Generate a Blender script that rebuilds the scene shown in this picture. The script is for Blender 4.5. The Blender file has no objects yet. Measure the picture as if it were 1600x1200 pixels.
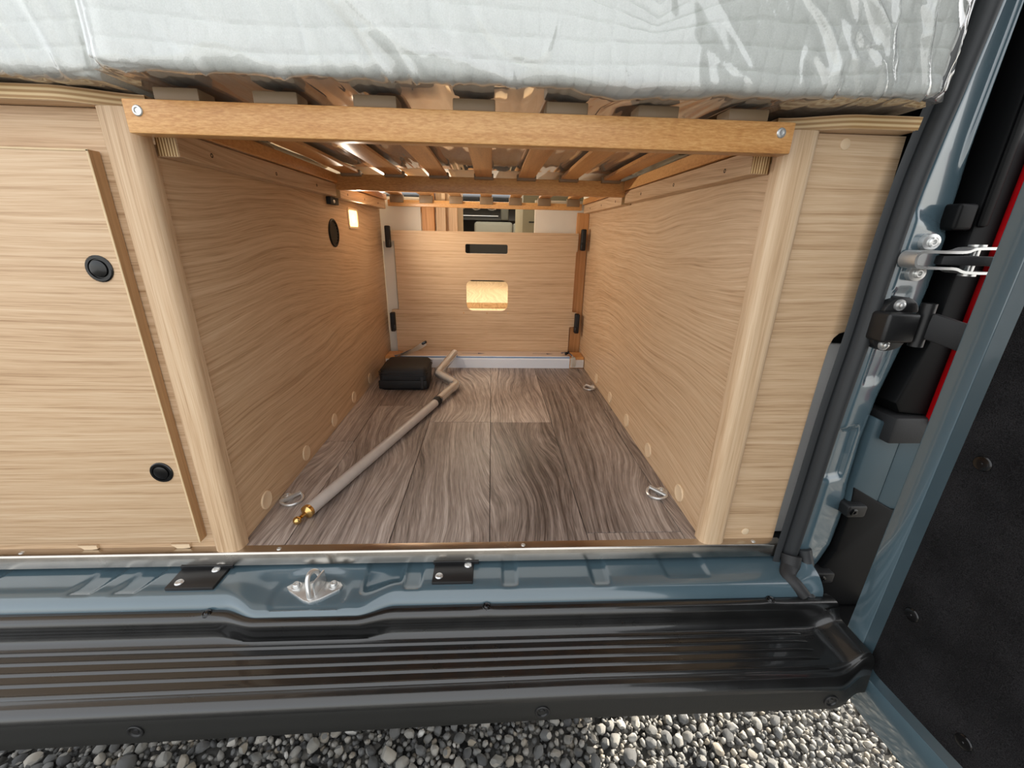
import bpy, bmesh, math, random
import numpy as np
from mathutils import Vector, Matrix, noise

random.seed(4)
SC = bpy.context.scene
COL = SC.collection
R = math.radians

# ------------------------------------------------------------------ camera, sky, sun, exposure
cam_d = bpy.data.cameras.new('camera')
cam_d.sensor_fit = 'HORIZONTAL'
cam_d.sensor_width = 36.0
cam_d.lens = 648.08 / 1600 * 36.0
cam_d.clip_start = 0.01
cam = bpy.data.objects.new('camera', cam_d)
COL.objects.link(cam)
_y, _p, _r = R(3.0135), R(19.7607), R(1.2258)
fw = Vector((math.sin(_y) * math.cos(_p), math.cos(_y) * math.cos(_p), -math.sin(_p)))
rt = Vector((math.cos(_y), -math.sin(_y), 0))
up = rt.cross(fw)
RX = math.cos(_r) * rt + math.sin(_r) * up
UX = -math.sin(_r) * rt + math.cos(_r) * up
cam.matrix_world = Matrix(((RX.x, UX.x, -fw.x, 0.0222), (RX.y, UX.y, -fw.y, -0.5573), (RX.z, UX.z, -fw.z, 0.4794), (0, 0, 0, 1)))
SC.camera = cam

SUN_EL, SUN_AZ = R(30), R(30)              # azimuth from +X towards the front of the van
world = bpy.data.worlds.new('world')
SC.world = world
world.use_nodes = True
wn = world.node_tree
wn.nodes.clear()
sky = wn.nodes.new('ShaderNodeTexSky')
sky.sky_type = 'NISHITA'
sky.sun_disc = False
sky.sun_elevation = SUN_EL
sky.sun_rotation = R(90) - SUN_AZ
sky.air_density = 1.0
sky.dust_density = 3.0
sky.ozone_density = 1.0
haze = wn.nodes.new('ShaderNodeMix')
haze.data_type = 'RGBA'
haze.inputs[0].default_value = 0.75
haze.inputs[7].default_value = (5.4, 5.35, 5.2, 1)      # thin bright cloud over the whole sky
bgn = wn.nodes.new('ShaderNodeBackground')
bgn.inputs[1].default_value = 0.2
won = wn.nodes.new('ShaderNodeOutputWorld')
wn.links.new(sky.outputs[0], haze.inputs[6])
wn.links.new(haze.outputs[2], bgn.inputs[0])
wn.links.new(bgn.outputs[0], won.inputs[0])

sun_d = bpy.data.lights.new('sun', 'SUN')
sun_d.energy = 7.5
sun_d.angle = R(0.6)
sun_d.color = (1.0, 0.93, 0.82)
sun = bpy.data.objects.new('sun', sun_d)
COL.objects.link(sun)
sd = Vector((math.cos(SUN_EL) * math.cos(SUN_AZ), math.cos(SUN_EL) * math.sin(SUN_AZ), math.sin(SUN_EL)))
sun.rotation_euler = sd.to_track_quat('Z', 'Y').to_euler()
sun.location = sd * 5

vs = SC.view_settings
vs.view_transform = 'Standard'
vs.look = 'None'
vs.gamma = 1.0
vs.use_curve_mapping = False
vs.exposure = 1.07

# ------------------------------------------------------------------ helpers
WL = {}


def wl(o):
    return WL.get(o.name, Vector((0, 0, 0))) if o else Vector((0, 0, 0))


def thing(name, label, cat, loc=(0, 0, 0), group=None, kind=None):
    o = bpy.data.objects.new(name, None)
    COL.objects.link(o)
    o.empty_display_size = 0.05
    o.location = loc
    WL[o.name] = Vector(loc)
    tag(o, label, cat, group, kind)
    return o


def tag(o, label=None, cat=None, group=None, kind=None):
    if label: o['label'] = label
    if cat: o['category'] = cat
    if group: o['group'] = group
    if kind: o['kind'] = kind
    return o


def ob(name, bm, mat, parent=None, smooth=35, mats=None):
    bmesh.ops.recalc_face_normals(bm, faces=bm.faces[:])
    w = wl(parent)
    if parent:
        bmesh.ops.translate(bm, verts=bm.verts[:], vec=-w)
    me = bpy.data.meshes.new(name)
    bm.to_mesh(me)
    bm.free()
    for m in (mats or [mat]):
        me.materials.append(m)
    if smooth:
        me.polygons.foreach_set('use_smooth', [True] * len(me.polygons))
        me.set_sharp_from_angle(angle=R(smooth))
    o = bpy.data.objects.new(name, me)
    COL.objects.link(o)
    if parent:
        o.parent = parent
    WL[o.name] = w
    return o


def NB():
    return bmesh.new()


def box(bm, x0, x1, y0, y1, z0, z1, bev=0.0, seg=2):
    vs_ = [bm.verts.new((x, y, z)) for x in (x0, x1) for y in (y0, y1) for z in (z0, z1)]
    f = [(0, 1, 3, 2), (4, 6, 7, 5), (0, 4, 5, 1), (2, 3, 7, 6), (0, 2, 6, 4), (1, 5, 7, 3)]
    fs = [bm.faces.new([vs_[i] for i in q]) for q in f]
    if bev:
        es = list({e for q in fs for e in q.edges})
        bmesh.ops.bevel(bm, geom=es, offset=bev, segments=seg, affect='EDGES', profile=0.5)
    return bm


def obox(bm, c, ax, ay, az, hx, hy, hz, bev=0.0, seg=2):
    """box about c with axes ax, ay, az and half sizes"""
    t = bmesh.new()
    box(t, -hx, hx, -hy, hy, -hz, hz, bev, seg)
    ax, ay, az = Vector(ax).normalized(), Vector(ay).normalized(), Vector(az).normalized()
    M = Matrix(((ax.x, ay.x, az.x, c[0]), (ax.y, ay.y, az.y, c[1]), (ax.z, ay.z, az.z, c[2]), (0, 0, 0, 1)))
    bmesh.ops.transform(t, matrix=M, verts=t.verts[:])
    join(bm, t)
    return bm


def join(bm, t):
    mp = {v: bm.verts.new(v.co) for v in t.verts}
    for f in t.faces:
        try:
            bm.faces.new([mp[v] for v in f.verts])
        except ValueError:
            pass
    t.free()


def prism(bm, pts, axis, a0, a1, holes=(), bev=0.0, fn=None):
    t = bmesh.new()

    def P(u, v, a):
        if fn: return fn(u, v, a)
        return {'Y': (u, a, v), 'X': (a, u, v), 'Z': (u, v, a)}[axis]
    loops = [pts] + list(holes)
    es = []
    for lp in loops:
        vv = [t.verts.new(P(u, v, a0)) for u, v in lp]
        es += [t.edges.new((vv[i], vv[(i + 1) % len(vv)])) for i in range(len(vv))]
    bmesh.ops.triangle_fill(t, edges=es, use_beauty=True, use_dissolve=True)
    r = bmesh.ops.extrude_face_region(t, geom=t.faces[:])
    nv = [g for g in r['geom'] if isinstance(g, bmesh.types.BMVert)]
    d = Vector(P(0, 0, a1)) - Vector(P(0, 0, a0))
    bmesh.ops.translate(t, verts=nv, vec=d)
    if bev:
        bmesh.ops.recalc_face_normals(t, faces=t.faces[:])
        ee = [e for e in t.edges if len(e.link_faces) == 2 and e.calc_face_angle(0) > R(60)]
        bmesh.ops.bevel(t, geom=ee, offset=bev, segments=2, affect='EDGES', profile=0.5)
    join(bm, t)
    return bm


def rrect(x0, x1, z0, z1, r, n=6):
    pts = []
    for cx, cz, a in ((x1 - r, z1 - r, 0), (x0 + r, z1 - r, 90), (x0 + r, z0 + r, 180), (x1 - r, z0 + r, 270)):
        for i in range(n + 1):
            t = R(a + 90 * i / n)
            pts.append((cx + r * math.cos(t), cz + r * math.sin(t)))
    return pts


def frame_of(d):
    d = Vector(d).normalized()
    a = Vector((0, 0, 1)) if abs(d.z) < 0.9 else Vector((1, 0, 0))
    u = d.cross(a).normalized()
    return d, u, u.cross(d).normalized()


def loft(bm, rings, closed=True, caps=True):
    vv = [[bm.verts.new(p) for p in r] for r in rings]
    n = len(rings[0])
    for a, b in zip(vv, vv[1:]):
        for i in range(n if closed else n - 1):
            j = (i + 1) % n
            bm.faces.new((a[i], a[j], b[j], b[i]))
    if caps and closed:
        bm.faces.new(vv[0][::-1])
        bm.faces.new(vv[-1])
    return vv


def tube(bm, pts, r, n=12, closed=False, caps=True):
    pts = [Vector(p) for p in pts]
    rr = r if isinstance(r, (list, tuple)) else [r] * len(pts)
    rings = []
    pu = None
    m = len(pts)
    for i, p in enumerate(pts):
        if closed:
            d = pts[(i + 1) % m] - pts[i - 1]
        else:
            d = pts[min(i + 1, m - 1)] - pts[max(i - 1, 0)]
        d.normalize()
        if pu is None:
            _, u, v = frame_of(d)
        else:
            u = (pu - d * pu.dot(d)).normalized()
            v = u.cross(d) * -1
        pu = u
        v = d.cross(u)
        rings.append([p + (u * math.cos(2 * math.pi * k / n) + v * math.sin(2 * math.pi * k / n)) * rr[i] for k in range(n)])
    if closed:
        rings.append(rings[0])
        vv = [[bm.verts.new(p) for p in q] for q in rings[:-1]]
        for a in range(m):
            A, B = vv[a], vv[(a + 1) % m]
            for i in range(n):
                bm.faces.new((A[i], A[(i + 1) % n], B[(i + 1) % n], B[i]))
    else:
        loft(bm, rings, True, caps)
    return bm


def cyl(bm, p0, p1, r, n=24):
    return tube(bm, [p0, p1], r, n)


def lathe(bm, c, axis, prof, n=28):
    """prof: (radius, height along axis); closes at radius 0 ends"""
    d, u, v = frame_of(axis)
    c = Vector(c)
    rings = [[c + d * h + (u * math.cos(2 * math.pi * k / n) + v * math.sin(2 * math.pi * k / n)) * max(r, 1e-5) for k in range(n)] for r, h in prof]
    loft(bm, rings, True, True)
    return bm


def smooth_path(pts, sub=6):
    """Catmull-Rom through pts"""
    P = [Vector(p) for p in pts]
    out = []
    for i in range(len(P) - 1):
        p0, p1, p2, p3 = P[max(i - 1, 0)], P[i], P[i + 1], P[min(i + 2, len(P) - 1)]
        for k in range(sub):
            t = k / sub
            out.append(0.5 * ((2 * p1) + (p2 - p0) * t + (2 * p0 - 5 * p1 + 4 * p2 - p3) * t * t + (3 * p1 - p0 - 3 * p2 + p3) * t ** 3))
    out.append(P[-1])
    return out


def sstep(a, b, x):
    t = min(max((x - a) / (b - a), 0.0), 1.0)
    return t * t * (3 - 2 * t)


def interp(x, tab):
    for (a, va), (b, vb) in zip(tab, tab[1:]):
        if x <= b:
            t = min(max((x - a) / (b - a), 0), 1)
            return va + (vb - va) * t
    return tab[-1][1]


def s2l(c):
    return tuple(((v / 255) / 12.92 if v / 255 <= 0.04045 else (((v / 255) + 0.055) / 1.055) ** 2.4) for v in c) + (1.0,)


# ------------------------------------------------------------------ materials
def new_mat(name):
    m = bpy.data.materials.new(name)
    m.use_nodes = True
    nt = m.node_tree
    b = nt.nodes['Principled BSDF']
    return m, nt, b


def N(nt, t, **kw):
    n = nt.nodes.new('ShaderNode' + t)
    for k, v in kw.items():
        setattr(n, k, v)
    return n


def L(nt, a, b):
    nt.links.new(a, b)


def ramp(nt, stops):
    n = N(nt, 'ValToRGB')
    e = n.color_ramp.elements
    while len(e) < len(stops):
        e.new(0.5)
    for i, (p, c) in enumerate(stops):
        e[i].position = p
        e[i].color = c if len(c) == 4 else tuple(c) + (1,)
    return n


def math_n(nt, op, a, b=None, c=None):
    n = N(nt, 'Math', operation=op)
    for i, v in enumerate((a, b, c)):
        if v is None: continue
        if isinstance(v, (int, float)):
            n.inputs[i].default_value = v
        else:
            L(nt, v, n.inputs[i])
    return n.outputs[0]


def plain(name, rgb, rough=0.5, metal=0.0, spec=0.5, bump=0.0, bscale=300.0, var=0.0, vscale=20.0, coat=0.0, aniso=None):
    m, nt, b = new_mat(name)
    c = s2l(rgb)
    b.inputs['Base Color'].default_value = c
    b.inputs['Roughness'].default_value = rough
    b.inputs['Metallic'].default_value = metal
    b.inputs['Specular IOR Level'].default_value = spec
    if coat:
        b.inputs['Coat Weight'].default_value = coat
        b.inputs['Coat Roughness'].default_value = 0.05
    tc = N(nt, 'TexCoord')
    if var:
        no = N(nt, 'TexNoise')
        no.inputs['Scale'].default_value = vscale
        no.inputs['Detail'].default_value = 4
        L(nt, tc.outputs['Object'], no.inputs['Vector'])
        rp = ramp(nt, [(0.3, tuple(v * (1 - var) for v in c[:3])), (0.7, tuple(min(1, v * (1 + var)) for v in c[:3]))])
        L(nt, no.outputs[0], rp.inputs[0])
        L(nt, rp.outputs[0], b.inputs['Base Color'])
        rr = N(nt, 'MapRange')
        rr.inputs[3].default_value = max(rough - 0.08, 0.02)
        rr.inputs[4].default_value = min(rough + 0.08, 1)
        L(nt, no.outputs[0], rr.inputs[0])
        L(nt, rr.outputs[0], b.inputs['Roughness'])
    if bump:
        no = N(nt, 'TexNoise')
        no.inputs['Scale'].default_value = bscale
        no.inputs['Detail'].default_value = 3
        L(nt, tc.outputs['Object'], no.inputs['Vector'])
        bp = N(nt, 'Bump')
        bp.inputs['Strength'].default_value = bump
        bp.inputs['Distance'].default_value = 0.001
        L(nt, no.outputs[0], bp.inputs['Height'])
        L(nt, bp.outputs[0], b.inputs['Normal'])
    return m


def wood(name, grain, cross, cols, warp=0.02, gs=1.5, cs=5.0, stripe=(2.5, 190.0), pore=(16.0, 750.0), ws=0.6, wp=0.4, layers=0.0, rough=0.45, spec=0.4, rnd=7.0, bump=0.25, lowvar=0.15, tone=0.0, con=1.5):
    """sawn wood: stripes that follow a warped across-the-grain coordinate; grain / cross are axis indices"""
    m, nt, b = new_mat(name)
    tc = N(nt, 'TexCoord')
    oi = N(nt, 'ObjectInfo')
    off = N(nt, 'VectorMath', operation='SCALE')
    cb = N(nt, 'CombineXYZ')
    L(nt, oi.outputs['Random'], cb.inputs[0])
    L(nt, math_n(nt, 'MULTIPLY', oi.outputs['Random'], 1.7), cb.inputs[1])
    L(nt, math_n(nt, 'MULTIPLY', oi.outputs['Random'], 2.3), cb.inputs[2])
    L(nt, cb.outputs[0], off.inputs[0])
    off.inputs['Scale'].default_value = rnd
    add = N(nt, 'VectorMath', operation='ADD')
    L(nt, tc.outputs['Object'], add.inputs[0])
    L(nt, off.outputs[0], add.inputs[1])
    third = 3 - grain - cross
    sep = N(nt, 'SeparateXYZ')
    L(nt, add.outputs[0], sep.inputs[0])

    def noise_n(g, c, t, detail, rough_, cross_in=None):
        cv = N(nt, 'CombineXYZ')
        L(nt, math_n(nt, 'MULTIPLY', sep.outputs[grain], g), cv.inputs[grain])
        L(nt, math_n(nt, 'MULTIPLY', cross_in or sep.outputs[cross], c), cv.inputs[cross])
        L(nt, math_n(nt, 'MULTIPLY', sep.outputs[third], t), cv.inputs[third])
        n = N(nt, 'TexNoise')
        n.inputs['Scale'].default_value = 1.0
        n.inputs['Detail'].default_value = detail
        n.inputs['Roughness'].default_value = rough_
        L(nt, cv.outputs[0], n.inputs['Vector'])
        return n.outputs[0]
    big = noise_n(gs, cs, cs * 0.5, 2, 0.4)
    u = math_n(nt, 'MULTIPLY_ADD', big, warp, sep.outputs[cross])
    if layers:
        f = math_n(nt, 'MULTIPLY_ADD', math_n(nt, 'SINE', math_n(nt, 'MULTIPLY', u, layers)), 0.5, 0.5)
    else:
        st = noise_n(stripe[0], stripe[1], stripe[1] * 0.4, 3, 0.6, u)
        po = noise_n(pore[0], pore[1], pore[1] * 0.5, 2, 0.6, u)
        low = noise_n(0.9, 4.0, 4.0, 1, 0.5)
        f = math_n(nt, 'MULTIPLY', math_n(nt, 'SUBTRACT', st, 0.5), ws * con)
        f = math_n(nt, 'ADD', f, math_n(nt, 'MULTIPLY', math_n(nt, 'SUBTRACT', po, 0.5), wp * con))
        f = math_n(nt, 'ADD', f, math_n(nt, 'MULTIPLY', math_n(nt, 'SUBTRACT', low, 0.5), lowvar * 2))
        f = math_n(nt, 'ADD', f, 0.55)
    rp = ramp(nt, [(0.2, s2l(cols[0])), (0.52, s2l(cols[1])), (0.8, s2l(cols[2]))])
    L(nt, f, rp.inputs[0])
    if tone:
        hs = N(nt, 'HueSaturation')
        L(nt, math_n(nt, 'MULTIPLY_ADD', math_n(nt, 'FRACT', math_n(nt, 'MULTIPLY', oi.outputs['Random'], 7.31)), tone * 2, 1 - tone), hs.inputs['Value'])
        L(nt, rp.outputs[0], hs.inputs['Color'])
        L(nt, hs.outputs[0], b.inputs['Base Color'])
    else:
        L(nt, rp.outputs[0], b.inputs['Base Color'])
    b.inputs['Roughness'].default_value = rough
    b.inputs['Specular IOR Level'].default_value = spec
    bp = N(nt, 'Bump')
    bp.inputs['Strength'].default_value = bump
    bp.inputs['Distance'].default_value = 0.0006
    L(nt, f, bp.inputs['Height'])
    L(nt, bp.outputs[0], b.inputs['Normal'])
    return m


OAK = ((156, 121, 86), (201, 169, 134), (218, 191, 158))
M = {}
M['oak_x'] = wood('oak_laminate_level_grain', 0, 2, OAK, warp=0.03)
M['oak_y'] = wood('oak_laminate_side_grain', 1, 2, OAK, warp=0.12, gs=1.6, cs=3.5, stripe=(2.5, 210))
M['oak_z'] = wood('oak_laminate_upright_grain', 2, 0, OAK, warp=0.02, gs=1.5, cs=10, stripe=(2.0, 220))
M['oak_top'] = wood('oak_laminate_top', 0, 1, OAK, warp=0.02)
BEECH = ((166, 108, 60), (204, 148, 90), (226, 176, 116))
M['beech_x'] = wood('varnished_beech_level', 0, 2, BEECH, warp=0.03, stripe=(4, 60), pore=(130, 700), ws=0.35, wp=0.5, rough=0.32, lowvar=0.45)
M['beech_y'] = wood('varnished_beech_lengthwise', 1, 0, BEECH, warp=0.03, stripe=(4, 80), pore=(130, 700), ws=0.4, wp=0.4, rough=0.35, lowvar=0.45)
M['pine_x'] = wood('pine_frame', 2, 0, ((180, 120, 66), (205, 148, 92), (222, 170, 115)))
FL = ((74, 62, 56), (144, 130, 121), (190, 177, 167))
M['plank'] = wood('smoked_oak_floor_plank', 1, 0, FL, warp=0.21, gs=1.5, cs=4.6, stripe=(3.4, 165), pore=(22, 640), ws=0.65, wp=0.5, rough=0.4, rnd=11, bump=0.35, lowvar=0.45, tone=0.12, con=1.45)
M['plank_light'] = wood('light_oak_floor', 1, 0, ((176, 144, 110), (214, 184, 148), (234, 208, 174)), warp=0.2, gs=2)
M['ply'] = wood('plywood_edge', 0, 2, ((172, 134, 88), (204, 170, 122), (224, 196, 150)), warp=0.004, layers=1250)
M['plyx'] = wood('plywood_end', 2, 0, ((150, 112, 66), (204, 170, 118), (232, 206, 158)), warp=0.003, layers=1900)
M['edge'] = plain('pale_edge_banding', (216, 190, 150), 0.5, var=0.06, vscale=60)
M['cap'] = plain('beige_cover_cap', (226, 200, 166), 0.45)
M['band'] = wood('brown_edge_band', 2, 1, ((140, 104, 68), (170, 132, 92), (188, 150, 108)))
M['blue'] = plain('slate_blue_paint', (72, 91, 100), 0.2, spec=0.6, var=0.05, vscale=9, coat=1.0)
M['bluemat'] = plain('slate_blue_paint_thin', (62, 80, 88), 0.4, var=0.08, vscale=12)
M['black'] = plain('black_plastic', (24, 24, 25), 0.4, bump=0.1, bscale=700)
M['blackgloss'] = plain('black_gloss_plastic', (10, 10, 11), 0.2)
M['blackmat'] = plain('black_matt_plastic', (18, 18, 19), 0.65)
M['wet'] = plain('wet_black_plastic', (17, 17, 17), 0.3, spec=0.6, bump=0.10, bscale=260, var=0.2, vscale=26, coat=0.6)
M['bumper'] = plain('black_bumper_plastic', (25, 25, 23), 0.55, bump=0.15, bscale=500)
M['rubber'] = plain('grey_black_rubber', (40, 42, 44), 0.55, bump=0.1, bscale=500)
M['rubber2'] = plain('dark_rubber', (34, 34, 35), 0.6, bump=0.15, bscale=400)
M['steel'] = plain('brushed_stainless', (196, 190, 182), 0.24, metal=1.0, var=0.05, vscale=30)
M['zinc'] = plain('bright_zinc', (214, 214, 212), 0.3, metal=0.75, var=0.06, vscale=80)
M['brass'] = plain('brass', (214, 180, 116), 0.25, metal=1.0)
M['white'] = plain('white_coated_board', (226, 220, 208), 0.5, var=0.02)
M['greytrim'] = plain('pale_grey_plastic_trim', (222, 219, 215), 0.45)
M['holder'] = plain('brown_grey_slat_holder', (132, 110, 84), 0.5, bump=0.05)
M['alu'] = plain('white_anodised_aluminium', (226, 233, 244), 0.35, metal=0.0)
M['alutop'] = plain('film_covered_top', (206, 188, 174), 0.35)
M['bluefilm'] = plain('blue_protective_film', (40, 110, 170), 0.3)
M['ink'] = plain('grey_blue_ink', (70, 84, 110), 0.5)
M['grey'] = plain('grey_upholstery', (112, 114, 108), 0.75, bump=0.3, bscale=900)
M['darkgrey'] = plain('dark_upholstery', (12, 12, 13), 0.8, bump=0.3, bscale=900)
M['dash'] = plain('dashboard_plastic', (14, 15, 16), 0.45)
M['chrome'] = plain('chrome_ring', (210, 212, 215), 0.2, metal=0.8)
M['bag'] = plain('black_woven_nylon', (20, 20, 22), 0.6, bump=0.5, bscale=1400)
M['seam'] = plain('black_ribbon_tape', (34, 34, 36), 0.5)
M['rodgrey'] = plain('grey_anodised_rod', (186, 178, 172), 0.34, metal=0.0, var=0.06, vscale=40)
M['bubble'] = plain('tan_wrapped_handle', (236, 229, 222), 0.35, bump=0.6, bscale=160)
M['housing'] = plain('black_lamp_housing', (8, 8, 9), 0.5, spec=0.2)
M['cabside'] = plain('olive_grey_cabinet', (136, 130, 108), 0.5)
M['hole'] = plain('dark_opening', (6, 6, 6), 0.9)
M['headl'] = plain('beige_headliner', (205, 196, 180), 0.8)

# carpet: short black pile with grey flecks
m, nt, b = new_mat('black_felt_lining')
tc = N(nt, 'TexCoord')
n1 = N(nt, 'TexNoise'); n1.inputs['Scale'].default_value = 900; n1.inputs['Detail'].default_value = 3
n2 = N(nt, 'TexNoise'); n2.inputs['Scale'].default_value = 14; n2.inputs['Detail'].default_value = 4
L(nt, tc.outputs['Object'], n1.inputs['Vector']); L(nt, tc.outputs['Object'], n2.inputs['Vector'])
mx = math_n(nt, 'MULTIPLY', n1.outputs[0], math_n(nt, 'MULTIPLY_ADD', n2.outputs[0], 1.2, 0.4))
rp = ramp(nt, [(0.35, s2l((12, 12, 13))), (0.75, s2l((44, 43, 45)))])
L(nt, mx, rp.inputs[0]); L(nt, rp.outputs[0], b.inputs['Base Color'])
b.inputs['Roughness'].default_value = 0.95
b.inputs['Specular IOR Level'].default_value = 0.15
bp = N(nt, 'Bump'); bp.inputs['Strength'].default_value = 0.8; bp.inputs['Distance'].default_value = 0.002
L(nt, n1.outputs[0], bp.inputs['Height']); L(nt, bp.outputs[0], b.inputs['Normal'])
M['carpet'] = m

# quilted mattress fabric
m, nt, b = new_mat('quilted_white_fabric')
tc = N(nt, 'TexCoord')
n1 = N(nt, 'TexNoise'); n1.inputs['Scale'].default_value = 800; n1.inputs['Detail'].default_value = 3
L(nt, tc.outputs['Object'], n1.inputs['Vector'])
rp = ramp(nt, [(0.3, s2l((228, 232, 227))), (0.7, s2l((242, 245, 241)))])
L(nt, n1.outputs[0], rp.inputs[0]); L(nt, rp.outputs[0], b.inputs['Base Color'])
b.inputs['Roughness'].default_value = 0.9
bp = N(nt, 'Bump'); bp.inputs['Strength'].default_value = 0.4; bp.inputs['Distance'].default_value = 0.001
L(nt, n1.outputs[0], bp.inputs['Height']); L(nt, bp.outputs[0], b.inputs['Normal'])
M['fabric'] = m

# clear film
m, nt, b = new_mat('clear_plastic_film')
nt.nodes.remove(b)
out = nt.nodes['Material Output']
tr = N(nt, 'BsdfTransparent')
gl = N(nt, 'BsdfGlossy'); gl.inputs['Roughness'].default_value = 0.05
df = N(nt, 'BsdfDiffuse'); df.inputs['Color'].default_value = (0.93, 0.93, 0.93, 1)
fr = N(nt, 'Fresnel'); fr.inputs['IOR'].default_value = 1.5
m1 = N(nt, 'MixShader'); m2 = N(nt, 'MixShader')
m2.inputs[0].default_value = 0.11
L(nt, math_n(nt, 'MINIMUM', math_n(nt, 'MULTIPLY', fr.outputs[0], 3.2), 0.9), m1.inputs[0])
L(nt, tr.outputs[0], m1.inputs[1]); L(nt, gl.outputs[0], m1.inputs[2])
L(nt, m1.outputs[0], m2.inputs[1]); L(nt, df.outputs[0], m2.inputs[2])
L(nt, m2.outputs[0], out.inputs[0])
M['film'] = m

# red lamp lens
m, nt, b = new_mat('red_lamp_lens')
b.inputs['Base Color'].default_value = s2l((190, 8, 18))
b.inputs['Roughness'].default_value = 0.1
b.inputs['Coat Weight'].default_value = 1.0
tc = N(nt, 'TexCoord'); wv = N(nt, 'TexWave'); wv.inputs['Scale'].default_value = 90; wv.bands_direction = 'X'
L(nt, tc.outputs['Object'], wv.inputs['Vector'])
bp = N(nt, 'Bump'); bp.inputs['Strength'].default_value = 0.3; bp.inputs['Distance'].default_value = 0.001
L(nt, wv.outputs[1], bp.inputs['Height']); L(nt, bp.outputs[0], b.inputs['Normal'])
M['red'] = m

# warm lamp lens
m, nt, b = new_mat('lit_lamp_lens')
b.inputs['Base Color'].default_value = (0.9, 0.75, 0.45, 1)
b.inputs['Emission Color'].default_value = (1.0, 0.62, 0.22, 1)
b.inputs['Emission Strength'].default_value = 1.6
M['lamp'] = m
m, nt, b = new_mat('lit_lamp_bulb')
b.inputs['Emission Color'].default_value = (1.0, 0.8, 0.5, 1)
b.inputs['Emission Strength'].default_value = 6.0
M['bulb'] = m

# stones: every loose stone its own grey
m, nt, b = new_mat('mixed_grey_stone')
ge = N(nt, 'NewGeometry'); oi = N(nt, 'ObjectInfo'); tc = N(nt, 'TexCoord')
rnd = math_n(nt, 'FRACT', math_n(nt, 'ADD', ge.outputs['Random Per Island'], oi.outputs['Random']))
rp = ramp(nt, [(0.0, s2l((74, 74, 74))), (0.3, s2l((112, 112, 110))), (0.55, s2l((136, 134, 128))), (0.8, s2l((158, 154, 146))), (0.93, s2l((150, 140, 124))), (1.0, s2l((196, 194, 188)))])
L(nt, rnd, rp.inputs[0])
n1 = N(nt, 'TexNoise'); n1.inputs['Scale'].default_value = 170; n1.inputs['Detail'].default_value = 4
L(nt, tc.outputs['Object'], n1.inputs['Vector'])
mixc = N(nt, 'Mix'); mixc.data_type = 'RGBA'; mixc.blend_type = 'MULTIPLY'; mixc.inputs[0].default_value = 0.7
rp2 = ramp(nt, [(0.3, (0.6, 0.6, 0.6)), (0.7, (1.1, 1.1, 1.1))])
L(nt, n1.outputs[0], rp2.inputs[0]); L(nt, rp.outputs[0], mixc.inputs[6]); L(nt, rp2.outputs[0], mixc.inputs[7])
L(nt, mixc.outputs[2], b.inputs['Base Color'])
b.inputs['Roughness'].default_value = 0.8
bp = N(nt, 'Bump'); bp.inputs['Strength'].default_value = 0.5; bp.inputs['Distance'].default_value = 0.002
L(nt, n1.outputs[0], bp.inputs['Height']); L(nt, bp.outputs[0], b.inputs['Normal'])
M['stone'] = m

m, nt, b = new_mat('packed_gravel_bed')
tc = N(nt, 'TexCoord'); vo = N(nt, 'TexVoronoi'); vo.inputs['Scale'].default_value = 48
L(nt, tc.outputs['Object'], vo.inputs['Vector'])
sp = N(nt, 'SeparateColor'); L(nt, vo.outputs['Color'], sp.inputs[0])
rp = ramp(nt, [(0.0, s2l((34, 33, 32))), (0.6, s2l((76, 75, 72))), (1.0, s2l((130, 127, 121)))])
L(nt, sp.outputs[0], rp.inputs[0]); L(nt, rp.outputs[0], b.inputs['Base Color'])
b.inputs['Roughness'].default_value = 0.9
bp = N(nt, 'Bump'); bp.inputs['Strength'].default_value = 1.0; bp.inputs['Distance'].default_value = 0.012; bp.invert = True
L(nt, vo.outputs['Distance'], bp.inputs['Height']); L(nt, bp.outputs[0], b.inputs['Normal'])
M['bed'] = m

# ------------------------------------------------------------------ setting: ground with stones
GZ = -0.605
bm = NB()
box(bm, -5, 5, -5, 4, GZ - 0.1, GZ)
ground = ob('ground', bm, M['bed'], smooth=0)
tag(ground, 'grey gravel ground under the open back of the van', 'ground', kind='structure')


def stone_mesh(seed, sub=1):
    rng = random.Random(seed)
    t = bmesh.new()
    bmesh.ops.create_icosphere(t, subdivisions=sub + 1, radius=1.0)
    o = Vector((rng.uniform(0, 50), rng.uniform(0, 50), rng.uniform(0, 50)))
    for v in t.verts:
        d = v.co.normalized()
        k = 1 + 0.38 * noise.noise(d * 0.9 + o) + 0.16 * noise.noise(d * 2.2 + o)
        v.co = d * k
    # a few flat facets, as on crushed stone
    for _ in range(4):
        nrm = Vector((rng.gauss(0, 1), rng.gauss(0, 1), rng.gauss(0, 1))).normalized()
        h = rng.uniform(0.62, 0.85)
        for v in t.verts:
            e = v.co.dot(nrm) - h
            if e > 0:
                v.co -= nrm * e * 0.85
    sx, sy, sz = rng.uniform(0.85, 1.25), rng.uniform(0.75, 1.0), rng.uniform(0.6, 0.85)
    for v in t.verts:
        v.co = Vector((v.co.x * sx, v.co.y * sy, v.co.z * sz))
    me = bpy.data.meshes.new('stone')
    t.to_mesh(me)
    t.free()
    me.materials.append(M['stone'])
    me.polygons.foreach_set('use_smooth', [True] * len(me.polygons))
    me.set_sharp_from_angle(angle=R(30))
    return me


variants = [stone_mesh(100 + i) for i in range(9)]
placed = []
grid = {}


def try_place(x, y, r):
    gx, gy = int(x // 0.05), int(y // 0.05)
    for i in range(gx - 1, gx + 2):
        for j in range(gy - 1, gy + 2):
            for (a, b_, c) in grid.get((i, j), ()):
                if (a - x) ** 2 + (b_ - y) ** 2 < (0.8 * (c + r)) ** 2:
                    return False
    grid.setdefault((gx, gy), []).append((x, y, r))
    placed.append((x, y, r))
    return True


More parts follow.
